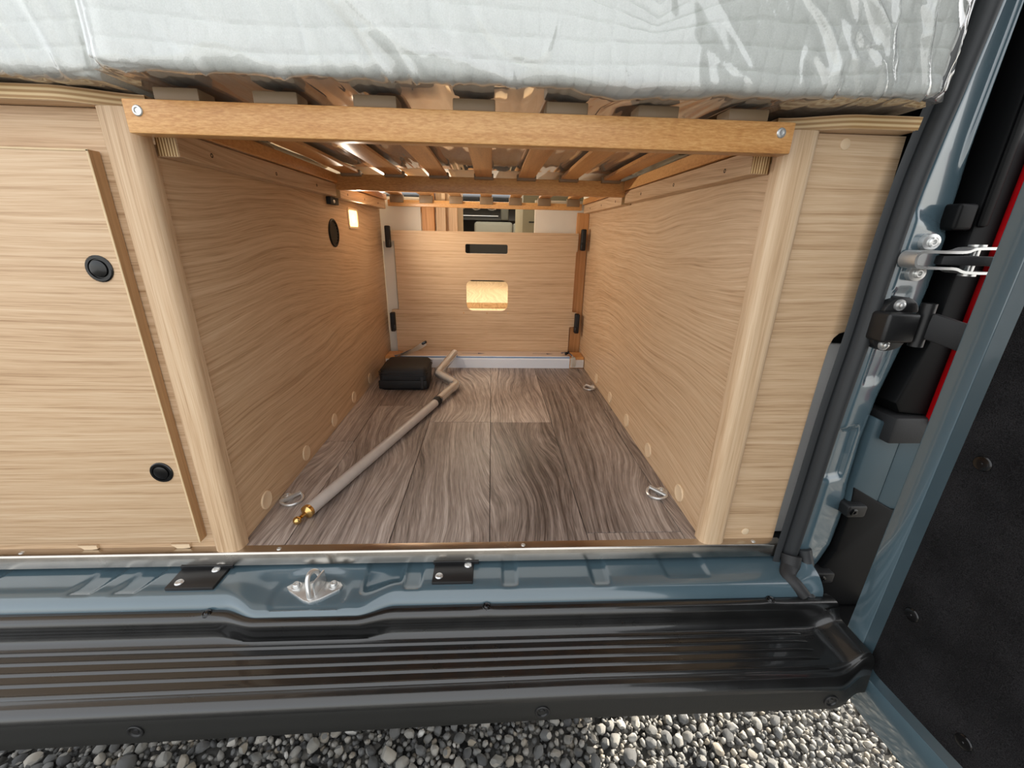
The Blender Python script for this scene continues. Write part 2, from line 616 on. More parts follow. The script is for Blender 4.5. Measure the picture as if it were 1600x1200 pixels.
rg = random.Random(11)
n_big = 0
tries = 0
while n_big < 300 and tries < 9000:
    tries += 1
    r = rg.uniform(0.0105, 0.015) if rg.random() > 0.12 else rg.uniform(0.015, 0.022)
    x = rg.uniform(-1.05, 0.72)
    y = rg.uniform(-0.06, 0.19) + 0.03 * (x < 0)
    if try_place(x, y, r):
        n_big += 1
for (x, y, r) in placed:
    o = bpy.data.objects.new('stone', rg.choice(variants))
    COL.objects.link(o)
    o.location = (x, y, GZ + 0.012 + rg.uniform(0, 0.006))
    o.rotation_euler = (rg.uniform(-0.5, 0.5), rg.uniform(-0.5, 0.5), rg.uniform(0, 6.3))
    o.scale = (r, r, r)
    o.parent = ground
# the rest of the loose gravel, too many to pick apart
small = [stone_mesh(300 + i, 0) for i in range(8)]
SV, SF = [], []
for me in small:
    a = np.empty(len(me.vertices) * 3, dtype=np.float32); me.vertices.foreach_get('co', a)
    SV.append(a.reshape(-1, 3))
    f = np.empty(len(me.polygons) * 3, dtype=np.int32); me.polygons.foreach_get('vertices', f)
    SF.append(f.reshape(-1, 3))
allv, allf, base = [], [], 0
nr = np.random.RandomState(3)
cnt = 0
for k in range(36000):
    x, y = rg.uniform(-1.3, 1.0), rg.uniform(-0.42, 0.42)
    r = rg.uniform(0.0045, 0.0105)
    if not try_place(x, y, r):
        if k % 3: continue
        z = GZ + 0.001
    else:
        z = GZ + 0.008 + rg.uniform(0, 0.007)
    i = rg.randrange(8)
    a = nr.randn(4); a /= np.linalg.norm(a)
    w, X, Y, Z = a
    Q = np.array([[1 - 2 * (Y * Y + Z * Z), 2 * (X * Y - Z * w), 2 * (X * Z + Y * w)], [2 * (X * Y + Z * w), 1 - 2 * (X * X + Z * Z), 2 * (Y * Z - X * w)], [2 * (X * Z - Y * w), 2 * (Y * Z + X * w), 1 - 2 * (X * X + Y * Y)]])
    allv.append(SV[i] @ Q.T * r + np.array([x, y, z]))
    allf.append(SF[i] + base)
    base += len(SV[i])
    cnt += 1
V = np.concatenate(allv).astype(np.float32)
F = np.concatenate(allf).astype(np.int32)
me = bpy.data.meshes.new('loose_gravel')
me.vertices.add(len(V)); me.vertices.foreach_set('co', V.ravel())
me.loops.add(F.size); me.loops.foreach_set('vertex_index', F.ravel())
me.polygons.add(len(F)); me.polygons.foreach_set('loop_start', np.arange(0, F.size, 3, dtype=np.int32))
me.update(calc_edges=True)
me.materials.append(M['stone'])
gravel = bpy.data.objects.new('loose_gravel', me)
COL.objects.link(gravel)
gravel.parent = ground
gravel['kind'] = 'stuff'

# ------------------------------------------------------------------ setting: garage floor of planks
bm = NB(); box(bm, -1.05, 0.60, -0.006, 1.06, -0.03, -0.0025)
floor = ob('floor', bm, M['blackmat'], smooth=0)
tag(floor, 'smoked oak plank floor of the van garage', 'floor', kind='structure')
xs = [-0.3795, -0.311, -0.145, 0.020, 0.186, 0.352, 0.3795]
cuts = [[0.36], [0.583], [0.470], [0.467], [0.0205], [0.55]]
for i in range(6):
    ys = [0.0] + cuts[i] + [1.058]
    for a, c in zip(ys, ys[1:]):
        bm = NB()
        g = 0.0006
        box(bm, xs[i] + g, xs[i + 1] - g, a + g, c - g, -0.0026, 0.0, 0.0004, 1)
        ob('plank', bm, M['plank'], floor)

# ------------------------------------------------------------------ setting: garage side walls
WX = 0.378


def wall(side):
    s = -1 if side == 'left' else 1
    bm = NB()
    a, c = sorted((s * WX, s * (WX + 0.015)))
    box(bm, a, c, 0.006, 1.06, 0.0, 0.572, 0.0006, 1)
    w = ob('wall_' + side, bm, M['oak_y'])
    tag(w, 'oak laminate side wall of the garage, %s' % ('with the lit lamp and black vent' if s < 0 else 'facing the lit lamp, without a vent'), 'wall', kind='structure')
    caps = (0.087, 0.256, 0.426, 0.585, 0.752) if s < 0 else (0.096, 0.262, 0.423, 0.587, 0.758)
    for y in caps:
        bm = NB()
        lathe(bm, (s * WX, y, 0.0265), (-s, 0, 0), [(0.0165, -0.001), (0.0165, 0.0016), (0.0152, 0.0026), (0.0138, 0.0022), (0.0, 0.0022)])
        ob('cover_cap', bm, M['cap'], w)
    # support battens with plywood ends
    for y0, y1, dz in ((0.0205, 0.556, 0.0), (0.584, 1.045, -0.002)):
        bm = NB()
        xa, xb = sorted((s * 0.352, s * 0.377))
        box(bm, xa, xb, y0, y1, 0.559 + dz, 0.5865 + dz, 0.0008, 1)
        for f in bm.faces:
            f.material_index = 1 if abs(f.normal.y) > 0.8 else 0
        bt = ob('support_batten', bm, None, w, mats=[M['oak_y'], M['plyx']])
        for k in range(3):
            yy = y0 + (y1 - y0) * (0.12 + 0.33 * k)
            bm = NB()
            lathe(bm, (s * 0.352, yy, 0.571 + dz), (-s, 0, 0), [(0.0028, -0.0005), (0.0028, 0.0003), (0.0018, 0.0003), (0.0014, -0.0002), (0, -0.0002)], 12)
            ob('screw_hole', bm, M['hole'], bt)
    return w


wall_left = wall('left')
wall_right = wall('right')

# black round vent, bracket clip on the left wall
bm = NB()
lathe(bm, (-WX, 0.578, 0.475), (1, 0, 0), [(0.034, -0.002), (0.034, 0.002), (0.031, 0.0035), (0.028, 0.0022), (0.0275, 0.0006), (0.0, 0.0006)], 36)
t = thing('air_vent', 'black round vent on the left garage wall beside the lit lamp', 'vent', (-WX, 0.578, 0.475))
ob('rim', bm, M['housing'], t)
for k in range(7):
    z = 0.475 - 0.021 + k * 0.007
    hw = math.sqrt(max(0.0272 ** 2 - (z - 0.475) ** 2, 1e-6))
    bm = NB(); box(bm, -WX, -WX + 0.002, 0.578 - hw, 0.578 + hw, z - 0.001, z + 0.001)
    ob('louvre', bm, M['housing'], t)
t = thing('cable_clip', 'small black clip with a silver screw under the left bed batten', 'clip', (-WX, 0.58, 0.551))
bm = NB(); box(bm, -WX, -WX + 0.012, 0.553, 0.608, 0.541, 0.5585, 0.002)
ob('clip_body', bm, M['blackmat'], t)
bm = NB(); lathe(bm, (-WX + 0.012, 0.572, 0.548), (1, -0.3, 0), [(0.004, -0.001), (0.004, 0.001), (0.002, 0.002), (0, 0.002)], 14)
ob('screw', bm, M['zinc'], t)

# lit lamp
t = thing('wall_lamp', 'lit rectangular warm lamp set in the left garage wall', 'lamp', (-WX, 0.745, 0.514))
fnx = lambda u, v, a: (a, u, v)
bm = NB(); prism(bm, rrect(0.700, 0.790, 0.487, 0.542, 0.009), 'X', -WX - 0.002, -WX + 0.003, [rrect(0.706, 0.784, 0.4925, 0.5365, 0.006)], fn=fnx)
ob('bezel', bm, M['cap'], t)
bm = NB(); prism(bm, rrect(0.706, 0.784, 0.4925, 0.5365, 0.006), 'X', -WX - 0.001, -WX + 0.0015, fn=fnx)
ob('lens', bm, M['lamp'], t)
bm = NB(); lathe(bm, (-WX + 0.0015, 0.748, 0.513), (1, 0, 0), [(0.010, 0), (0.009, 0.001), (0.005, 0.0018), (0, 0.002)], 20)
ob('bulb', bm, M['bulb'], t)
ld = bpy.data.lights.new('wall_lamp_light', 'SPOT')
ld.spot_size = R(165); ld.spot_blend = 1.0; ld.shadow_soft_size = 0.0; ld.energy = 4.8; ld.color = (1.0, 0.88, 0.72)
lo = bpy.data.objects.new('wall_lamp_light', ld); COL.objects.link(lo)
lo.location = (-WX + 0.008, 0.745, 0.514); lo.rotation_euler = (0, R(-90), 0)

# ------------------------------------------------------------------ cabinets left and right of the opening
def post(bm, x0, x1, z0, z1):
    r = 0.0125
    prof = []
    yb, yf = 0.010, -0.0135
    prof.append((x1, yb))
    for k in range(9):
        a = R(0 - 90 * k / 8)
        prof.append((x1 - r + r * math.cos(a), yf + r + r * math.sin(a)))
    for k in range(9):
        a = R(270 - 90 * k / 8)
        prof.append((x0 + r + r * math.cos(a), yf + r + r * math.sin(a)))
    prof.append((x0, yb))
    loft(bm, [[(x, y, z) for x, y in prof] for z in (z0, z1)])
    return bm


cabL = thing('storage_cabinet', 'oak cabinet with a raised door and two black push buttons', 'cabinet', (-0.7, 0.0, 0.0))
bm = NB(); box(bm, -1.05, -0.405, 0.0, 0.015, 0.0, 0.6025, 0.0006, 1)
ob('front_panel', bm, M['oak_x'], cabL)
bm = NB(); post(bm, -0.4135, -0.3715, 0.0, 0.6025)
ob('corner_post', bm, M['oak_z'], cabL)
bm = NB(); box(bm, -1.02, -0.426, -0.0165, -0.0015, 0.0235, 0.559, 0.001, 2)
dr = ob('door', bm, M['oak_x'], cabL)
bm = NB(); box(bm, -0.4266, -0.4254, -0.0166, -0.0012, 0.0232, 0.5593, 0.0004, 1)
ob('edge_band', bm, M['band'], dr)
bm = NB(); box(bm, -1.02, -0.4252, -0.0172, -0.0160, 0.5572, 0.5595, 0.0004, 1)
ob('edge_band', bm, M['edge'], dr)
bm = NB(); box(bm, -0.4276, -0.4252, -0.0172, -0.0158, 0.0232, 0.5593, 0.0004, 1)
ob('edge_band', bm, M['edge'], dr)
for z in (0.431, 0.148):
    bm = NB()
    lathe(bm, (-0.451, -0.0165, z), (0, -1, 0), [(0.0158, -0.001), (0.0158, 0.0012), (0.0146, 0.0022), (0.0118, 0.0022), (0.0112, 0.0008), (0.0104, 0.0008), (0.0098, 0.0026), (0.006, 0.0036), (0.0, 0.0038)])
    ob('push_button', bm, M['blackgloss'], dr)
for x in (-0.608, -0.468):
    bm = NB(); prism(bm, [(x - 0.015, 0.0095), (x + 0.014, 0.0095), (x + 0.014, 0.0025), (x + 0.005, 0.0015), (x - 0.006, 0.0015)], 'Y', -0.004, 0.001)
    ob('wedge_shim', bm, M['cap'], cabL)

cabR = thing('side_cabinet', 'narrow oak cabinet front between the garage and the blue pillar', 'cabinet', (0.46, 0.0, 0.0))
bm = NB()
prism(bm, [(0.405, 0.0), (0.5035, 0.0), (0.5025, 0.07), (0.5045, 0.30), (0.5055, 0.338), (0.509, 0.350), (0.5155, 0.357), (0.528, 0.361), (0.528, 0.6025), (0.405, 0.6025)], 'Y', 0.0, 0.015)
ob('front_panel', bm, M['oak_x'], cabR, smooth=20)
bm = NB(); post(bm, 0.3715, 0.4135, 0.0, 0.6025)
ob('corner_post', bm, M['oak_z'], cabR)
for x, z in ((0.453, 0.592), (0.452, 0.0155)):
    bm = NB(); lathe(bm, (x, 0.0, z), (0, -1, 0), [(0.0063, -0.001), (0.0063, 0.0006), (0.0055, 0.001), (0, 0.001)], 20)
    ob('cover_cap', bm, M['cap'], cabR)
bm = NB(); box(bm, 0.490, 0.60, 0.0165, 0.0225, 0.0, 0.338, 0.002, 2)
tr2 = ob('trim_2', bm, M['greytrim'])
tag(tr2, 'pale grey plastic trim edge between right cabinet and rubber seal', 'trim', kind='structure')
bm = NB(); box(bm, 0.50, 0.66, 0.024, 0.034, -0.05, 1.3)
tr3 = ob('trim_3', bm, M['blackmat'])
tag(tr3, 'black inner lining behind the right door seal', 'trim', kind='structure')

# shelf tops with curved ends over the cabinets
def shelf(name, s, x_out, label):
    pts = [(x_out, 0.30), (x_out, -0.0205)]
    x_in, xs_ = s * 0.366, s * 0.452
    n = 16
    for k in range(n + 1):
        t_ = k / n
        x = xs_ + (x_in - xs_) * t_
        y = -0.0205 + 0.0265 * sstep(0.05, 1.0, t_)
        pts.append((x, y))
    pts.append((x_in, 0.30))
    bm = NB(); prism(bm, pts, 'Z', 0.6035, 0.6185, bev=0.0008)
    o = ob(name, bm, M['oak_top'], smooth=40)
    tag(o, label, 'shelf')
    bm = NB()
    rings = [[(x, y - 0.0010, 0.6043), (x, y - 0.0010, 0.6178), (x, y + 0.002, 0.6178), (x, y + 0.002, 0.6043)] for x, y in pts[1:-1]]
    loft(bm, rings)
    ob('edge_band', bm, M['ply'], o)
    return o


shelf('shelf_top', -1, -1.05, 'oak shelf top with a curved end above the cabinet with push buttons')
shelf('shelf_top', 1, 0.522, 'oak shelf top with a curved end beside the blue pillar')

# ------------------------------------------------------------------ bed frame
bed = thing('bed_frame', 'beech bed base with seven long slats over the garage opening', 'bed frame', (0, 0.5, 0.574))
bm = NB(); box(bm, -0.3665, 0.3665, -0.0300, -0.0090, 0.5740, 0.6062, 0.0016, 2)
fr_ = ob('front_rail', bm, M['beech_x'], bed)
for x in (-0.352, 0.351):
    bm = NB()
    lathe(bm, (x, -0.0300, 0.595), (0, -1, 0), [(0.0054, -0.001), (0.0054, 0.0006), (0.0046, 0.0014), (0.003, 0.0016), (0.0026, 0.0004), (0, 0.0002)], 22)
    sc_ = ob('screw', bm, M['zinc'], fr_)
SX = (-0.312, -0.210, -0.105, 0.002, 0.105, 0.208, 0.312)
for s in (-1, 1):
    xa, xb = sorted((s * 0.347, s * 0.376))
    bm = NB(); box(bm, xa, xb, -0.008, 0.556, 0.588, 0.609, 0.001, 1); ob('side_board', bm, M['beech_y'], bed)
    bm = NB(); box(bm, xa, xb, 0.584, 1.048, 0.586, 0.604, 0.001, 1); ob('side_board', bm, M['beech_y'], bed)
bm = NB(); box(bm, -0.352, 0.352, 0.558, 0.580, 0.5735, 0.6085, 0.0015, 2); ob('cross_rail', bm, M['beech_x'], bed)
bm = NB(); box(bm, -0.345, 0.345, 1.050, 1.068, 0.567, 0.5885, 0.0012, 2); ob('cross_rail', bm, M['beech_x'], bed)


def slat(y0, y1, z0, x, h0, h1):
    n = 10
    rings = []
    for k in range(n + 1):
        t_ = k / n
        y = y0 + (y1 - y0) * t_
        z = z0 + 0.003 * math.sin(math.pi * t_)
        w = 0.0195
        rings.append([(x - w, y, z), (x - w + 0.002, y, z - 0.0), (x + w - 0.002, y, z), (x + w, y, z + 0.001), (x + w, y, z + 0.006), (x + w - 0.002, y, z + 0.0075), (x - w + 0.002, y, z + 0.0075), (x - w, y, z + 0.006)])
    bm = NB(); loft(bm, rings)
    sl = ob('slat', bm, M['beech_y'], bed)
    for (ya, yb, za, zb) in (h0, h1):
        bm = NB(); box(bm, x - 0.0232, x + 0.0232, ya, yb, za, zb, 0.0015, 2)
        ob('slat_holder', bm, M['holder'], sl)


for x in SX:
    slat(-0.004, 0.556, 0.6085, x, (-0.026, 0.004, 0.6064, 0.6185), (0.545, 0.562, 0.603, 0.6165))
for x in SX:
    slat(0.578, 1.050, 0.6035, x, (0.570, 0.590, 0.6090, 0.6120), (1.041, 1.060, 0.579, 0.6035))

# ------------------------------------------------------------------ mattress, cushion and their film
def soft_profile(yf, zb, zt, yb, r=0.008, step=0.0018):
    """open profile from under the block, round the front and back over the top: list of (y, z, ny, nz, v)"""
    out = []
    v = 0.0
    n = 10
    for k in range(n):
        y = yb + (yf + r - yb) * k / n
        out.append((y, zb, 0, -1, None))
    for k in range(7):
        a = R(270 - 90 * k / 6)
        out.append((yf + r + r * math.cos(a), zb + r + r * math.sin(a), math.cos(a), math.sin(a), 0.0))
    m_ = int((zt - zb - 2 * r) / step)
    for k in range(1, m_):
        out.append((yf, zb + r + (zt - zb - 2 * r) * k / m_, -1, 0, k * step))
    for k in range(7):
        a = R(180 - 90 * k / 6)
        out.append((yf + r + r * math.cos(a), zt - r + r * math.sin(a), math.cos(a), math.sin(a), m_ * step + k * step))
    for k in range(1, n + 1):
        y = yf + r + (yb - yf - r) * k / n
        out.append((y, zt, 0, 1, None))
    return out


def mattress(name, x0, x1, yf, zb, zt, yb, label, cat, valley=None, seed=0.0):
    prof = soft_profile(yf, zb, zt, yb)
    nx = int((x1 - x0) / 0.0016)
    rings = []
    for i in range(nx + 1):
        x = x0 + (x1 - x0) * i / nx
        e = min(x - x0, x1 - x)
        ring = []
        for (y, z, ny, nz, v) in prof:
            d = 0.0035 * noise.noise(Vector((x * 9 + seed, z * 14, y * 6))) + 0.0014 * noise.noise(Vector((x * 30 + seed, z * 40, 3)))
            if nz < -0.9:
                d *= 0.2
            if v is not None:
                wob = 0.006 * noise.noise(Vector((x * 4.5, 7.7 + seed, 0))) + 0.003 * math.sin(x * 22 + seed)
                zz = z + wob
                gx = ((x + 0.004 * noise.noise(Vector((z * 20, x * 3, 5 + seed)))) / 0.0178) % 1.0
                gz = (zz / 0.0215) % 1.0
                dx = min(gx, 1 - gx) * 0.0178
                dz_ = min(gz, 1 - gz) * 0.0215
                q = -0.0011 * math.exp(-(dx / 0.0011) ** 2) - 0.0020 * math.exp(-(dz_ / 0.0013) ** 2)
                puff = 0.0016 * (abs(math.sin(math.pi * gx)) * abs(math.sin(math.pi * gz))) ** 0.6
                d += q + puff
            zz2 = z + nz * d
            if valley and z > zb + 0.02:
                xc, wv_, dp = valley
                zz2 -= dp * max(0, 1 - abs(x - xc) / wv_) * sstep(zb + 0.02, zt, z) * (1 - sstep(0.1, 0.4, y))
            rd = 0.010 * (1 - sstep(0, 0.012, e))
            ring.append((x, y + ny * (d - rd), zz2 - nz * rd))
        rings.append(ring)
    bm = NB(); loft(bm, rings, True, True)
    o = ob(name, bm, M['fabric'], smooth=80)
    tag(o, label, cat)
    return o


mattress('mattress', -0.368, 0.508, -0.058, 0.6265, 0.765, 1.02, 'white quilted mattress on the slatted bed base', 'mattress', valley=(0.185, 0.10, 0.060))
mattress('cushion', -1.05, -0.374, -0.036, 0.6240, 0.765, 0.6, 'white bed cushion on the left shelf top, under bluish wrinkled plastic', 'cushion', seed=31.0)


def ridged(p):
    return 1 - abs(noise.noise(p)) * 2


def film(name, x0, x1, yf, zb, zt, yb, label, dips, seed, amp=1.0):
    prof = soft_profile(yf - 0.005, zb - 0.0032, zt + 0.005, yb, r=0.012, step=0.0026)
    nx = int((x1 - x0) / 0.0022)
    verts = []
    for i in range(nx + 1):
        x = x0 + (x1 - x0) * i / nx
        dip = 0.0
        for (c, w, d) in dips:
            dip += d * math.exp(-((x - c) / w) ** 2)
        row = []
        for j, (y, z, ny, nz, v) in enumerate(prof):
            p1 = Vector((x * 7 + z * 5 + seed, z * 4 - x * 1.5, y * 5 + seed))
            p2 = Vector((x * 22 + z * 14 + seed, z * 8 - x * 3, y * 14))
            warp = 0.6 * noise.noise(p1 * 0.7)
            a1 = ridged(p1 + Vector((warp, 0, warp)))
            a2 = ridged(p2 + Vector((warp * 2, warp, 0)))
            mask = sstep(-0.15, 0.45, noise.noise(Vector((x * 3.1 + seed, z * 6, 2.2))))
            a3 = ridged(Vector((x * 36 + z * 30 + seed, z * 10 - x * 9, 1.3)) + Vector((warp * 3, warp, 0)))
            d = 0.0065 * max(a1, 0) ** 7 + 0.0045 * (0.25 + mask) * max(a2, 0) ** 8 + 0.0022 * mask * max(a3, 0) ** 6 + 0.0022 * noise.noise(p1 * 1.7) + 0.0005 * noise.noise(p2 * 3)
            en = min(x - x0, x1 - x)
            d = d * amp * (0.25 + 0.75 * sstep(0.0, 0.03, en)) - 0.009 * (1 - sstep(0, 0.014, en))
            if nz < -0.9:
                d = 0.0022 * noise.noise(Vector((x * 40 + y * 25, y * 18 - x * 30, seed))) + 0.0012 * noise.noise(Vector((x * 110, y * 60, seed)))
                d = max(min(d, 0.0016), -0.0022)
            zz = z + nz * d
            if v is not None and z < zb + 0.03:
                k = 1 - sstep(zb - 0.004, zb + 0.03, z)
                zz -= dip * k
            elif nz < -0.9 and y < 0.0:
                zz -= dip * max(0.0, 1 - (y - yf) / (0.0 - yf)) if yf < 0 else 0
            row.append((x, y + ny * d, zz))
        verts.append(row)
    bm = NB(); loft(bm, verts, False, False)
    o = ob(name, bm, M['film'], smooth=180)
    tag(o, label, 'plastic sheet')
    return o


film('plastic_sheet', -0.366, 0.506, -0.060, 0.6265, 0.765, 0.55, 'clear crinkled plastic sheet wrapped round the white mattress', [(0.16, 0.045, 0.010), (0.32, 0.05, 0.004), (0.23, 0.03, 0.006), (-0.02, 0.1, 0.002)], 3.0)
film('plastic_sheet', -1.05, -0.376, -0.040, 0.6240, 0.765, 0.3, 'wrinkled bluish plastic sheet over the cushion on the left shelf', [(-0.42, 0.04, 0.003)], 17.0, 1.3)

# ------------------------------------------------------------------ back of the garage
Y0 = 1.036
outline = [(-0.340, 0.487), (-0.340, 0.452), (-0.329, 0.452), (-0.329, 0.205), (-0.356, 0.203), (-0.356, 0.146), (-0.344, 0.142), (-0.344, 0.03),
           (0.326, 0.03), (0.326, 0.143), (0.350, 0.147), (0.350, 0.201), (0.333, 0.203), (0.333, 0.424), (0.338, 0.426), (0.338, 0.489)]
bm = NB(); prism(bm, outline, 'Y', Y0, Y0 + 0.014, [rrect(-0.075, 0.080, 0.4125, 0.4455, 0.006), rrect(-0.074, 0.083, 0.2035, 0.318, 0.024)])
bh = ob('bulkhead_board', bm, M['oak_x'], smooth=20)
tag(bh, 'oak board with a slot and a square window at the garage end', 'board')
for x, z0, z1, s in ((-0.3475, 0.428, 0.502, -1), (-0.352, 0.124, 0.196, -1), (0.354, 0.430, 0.504, 1), (0.352, 0.123, 0.198, 1)):
    bm = NB(); box(bm, x - 0.0085, x + 0.0085, Y0 - 0.022, Y0 + 0.002, z0, z1, 0.004, 3)
    c_ = ob('clamp', bm, M['blackmat'], bh)
    bm = NB(); box(bm, x - 0.004 - s * 0.006, x + 0.004 - s * 0.006, Y0 - 0.026, Y0 - 0.018, z0 + 0.004, z0 + 0.026, 0.003, 2)
    ob('lever', bm, M['black'], c_)
for x in (-0.085, 0.004, 0.085):
    bm = NB(); lathe(bm, (x, Y0, 0.195), (0, -1, 0), [(0.0024, -0.001), (0.0024, 0.0003), (0, 0.0003)], 10)
    ob('dowel_mark', bm, M['beech_x'], bh)

# door sill profile across the end of the garage floor
pr = thing('floor_profile', 'white aluminium step profile with arrow marks across the garage end', 'profile', (0, 0.99, 0))
bm = NB()
prism(bm, [(0.9555, 0.0), (0.9555, 0.034), (0.9575, 0.036), (0.9575, 0.042), (0.9605, 0.0450), (1.032, 0.0450), (1.032, 0.0)], 'X', -0.320, 0.321)
ob('profile_body', bm, M['alu'], pr)
bm = NB(); box(bm, -0.320, 0.321, 0.9625, 1.0315, 0.0449, 0.0458)
tp = ob('top_strip', bm, M['alutop'], pr)
bm = NB(); box(bm, -0.320, 0.321, 0.9568, 0.9615, 0.0405, 0.0433)
ob('film_edge', bm, M['bluefilm'], pr)
for xa, xb in ((-0.092, -0.004), (0.182, 0.262)):
    bm = NB()
    box(bm, xa, xb - 0.018, 0.9945, 0.9975, 0.0457, 0.0461)
    prism(bm, [(xb - 0.026, 0.988), (xb, 0.996), (xb - 0.026, 1.004)], 'Z', 0.0457, 0.0461)
    ob('arrow_mark', bm, M['ink'], tp)
for s in (-1, 1):
    xa, xb = sorted((s * 0.3215, s * 0.3765))
    bm = NB(); box(bm, xa, xb, 0.956, 1.032, 0.0, 0.0435, 0.0015, 1); eb = ob('end_block', bm, M['beech_x'], pr)
    bm = NB(); box(bm, xa + 0.003, xb - 0.001, 0.9535, 0.9565, 0.003, 0.0345, 0.001, 1); ob('end_plate', bm, M['greytrim'], eb)

# torn film tags at both ends of the profile
def ribbon(bm, pts, w, twist=0.0):
    P = smooth_path(pts, 6)
    rows = []
    for i, p in enumerate(P):
        d = (P[min(i + 1, len(P) - 1)] - P[max(i - 1, 0)]).normalized()
        _, u, v = frame_of(d)
        a = twist * i / len(P)
        q = u * math.cos(a) + v * math.sin(a)
        rows.append([p - q * w / 2, p - v * 0.002 * math.sin(i), p + q * w / 2])
    loft(bm, rows, False, False)
    bmesh.ops.solidify(bm, geom=bm.faces[:], thickness=0.0006)


for nm, pts, lab in (('film_tag', [(-0.335, 0.945, 0.047), (-0.31, 0.965, 0.050), (-0.282, 0.985, 0.056), (-0.255, 1.0, 0.068), (-0.232, 1.008, 0.083)], 'twisted white and blue film tag behind the black bag'),
                     ('film_tag', [(0.292, 0.985, 0.052), (0.315, 0.965, 0.058), (0.328, 0.950, 0.050), (0.333, 0.944, 0.030), (0.336, 0.943, 0.010)], 'crumpled white and blue film tag by the right end of the profile')):
    t = thing(nm, lab, 'film tag', pts[0])
    bm = NB(); ribbon(bm, pts, 0.019, 2.2); ob('strip', bm, M['white'], t)
    bm = NB(); ribbon(bm, [(a - 0.002, b_ - 0.003, c + 0.003) for a, b_, c in pts[:3]], 0.017, 1.0); ob('blue_strip', bm, M['bluefilm'], t)
    e = pts[-1] if nm == 'film_tag' and pts[0][0] < 0 else pts[1]
    bm = NB(); obox(bm, (e[0] - 0.004, e[1], e[2]), (1, 0.3, 0.5), (0, 1, 0), (-0.5, 0, 1), 0.010, 0.004, 0.0045, 0.002); ob('tip', bm, M['blackgloss'], t)

# ------------------------------------------------------------------ things on the garage floor
t = thing('tool_bag', 'small black zipped nylon bag on the floor by the left wall', 'bag', (-0.263, 0.80, 0))
rings = []
for z, g in ((0.0, 0.004), (0.003, 0.0005), (0.012, 0.0), (0.044, 0.001), (0.062, 0.003), (0.0695, 0.008), (0.073, 0.018)):
    ring = []
    for (x, y) in rrect(-0.338 + g, -0.182 - g, 0.712 + g, 0.868 - g, 0.016, 6):
        sx_ = (x + 0.26) * (1 - 0.10 * (y - 0.712) / 0.156 * 0.4) - 0.26
        d = 0.003 * noise.noise(Vector((x * 20, y * 20, z * 30)))
        ring.append((sx_ + d - 0.02 * (y - 0.712), y + d, z + (0.002 * noise.noise(Vector((x * 16, y * 16, 1))) if z > 0.02 else 0)))
    rings.append(ring)
rings.append([(-0.262 + (x + 0.262) * 0.5, 0.79 + (y - 0.79) * 0.5, 0.0745) for x, y, z in rings[-1]])
bm = NB(); loft(bm, rings); ob('bag_body', bm, M['bag'], t, smooth=50)
for z in (0.051, 0.058):
    bm = NB()
    lp = [(x - 0.02 * (y - 0.712), y, z) for x, y in rrect(-0.3385, -0.1835, 0.7108, 0.866, 0.017, 6)]
    tube(bm, lp, 0.0014, 6, closed=True)
    ob('zip', bm, M['seam'], t)
bm = NB(); box(bm, -0.205, -0.196, 0.7075, 0.7125, 0.006, 0.046, 0.001, 1); ob('webbing', bm, M['seam'], t)
bm = NB(); box(bm, -0.338, -0.185, 0.7095, 0.7125, 0.006, 0.034, 0.003, 2); ob('front_pocket', bm, M['bag'], t)

t = thing('crank_handle', 'grey awning crank rod with a brass tip on the plank floor', 'crank handle', (-0.2, 0.4, 0.0))
A, Bp = Vector((-0.302, 0.070, 0.0125)), Vector((-0.139, 0.585, 0.0125))
bm = NB(); cyl(bm, A, Bp, 0.0115, 24); ob('rod', bm, M['rodgrey'], t)
ad = (Bp - A).normalized()
bm = NB(); lathe(bm, A, -ad, [(0.0116, -0.006), (0.0119, -0.002), (0.0119, 0.001), (0.009, 0.003), (0.004, 0.005), (0.003, 0.014), (0, 0.014)], 20)
ob('brass_ferrule', bm, M['brass'], t)
bm = NB()
cc = A - ad * 0.022 + Vector((-0.003, 0, -0.003))
lathe(bm, cc + ad * 0.009, -ad, [(0.0, 0)] + [(0.007 * math.sin(R(a)), 0.007 - 0.007 * math.cos(R(a))) for a in range(15, 181, 15)], 18)
ob('brass_knob', bm, M['brass'], t)
bm = NB(); cyl(bm, Bp - ad * 0.012, Bp + ad * 0.018, 0.0128, 20); ob('collar', bm, M['blackmat'], t)
cp = [(-0.137, 0.592, 0.0125), (-0.112, 0.668, 0.0145), (-0.094, 0.722, 0.0165), (-0.112, 0.756, 0.019), (-0.152, 0.800, 0.024), (-0.160, 0.822, 0.027), (-0.140, 0.880, 0.042), (-0.116, 0.948, 0.060)]
path = smooth_path(cp, 5)
bm = NB(); tube(bm, path, 0.0112, 14); ob('crank_arm', bm, M['bubble'], t)
rr = [0.0150 + 0.0020 * noise.noise(Vector((i * 0.9, 2, 1))) for i in range(len(path))]
bm = NB(); tube(bm, path, rr, 18, caps=False)
for v in bm.verts:
    v.co += Vector((noise.noise(v.co * 130), noise.noise(v.co * 130 + Vector((9, 0, 0))), noise.noise(v.co * 130 + Vector((0, 9, 0))))) * 0.0013
ob('clear_sleeve', bm, M['film'], t, smooth=60)
# grip end
bm = NB(); cyl(bm, path[-4], path[-1] + (path[-1] - path[-2]) * 0.6, 0.0112, 16); ob('grip', bm, M['bubble'], t)


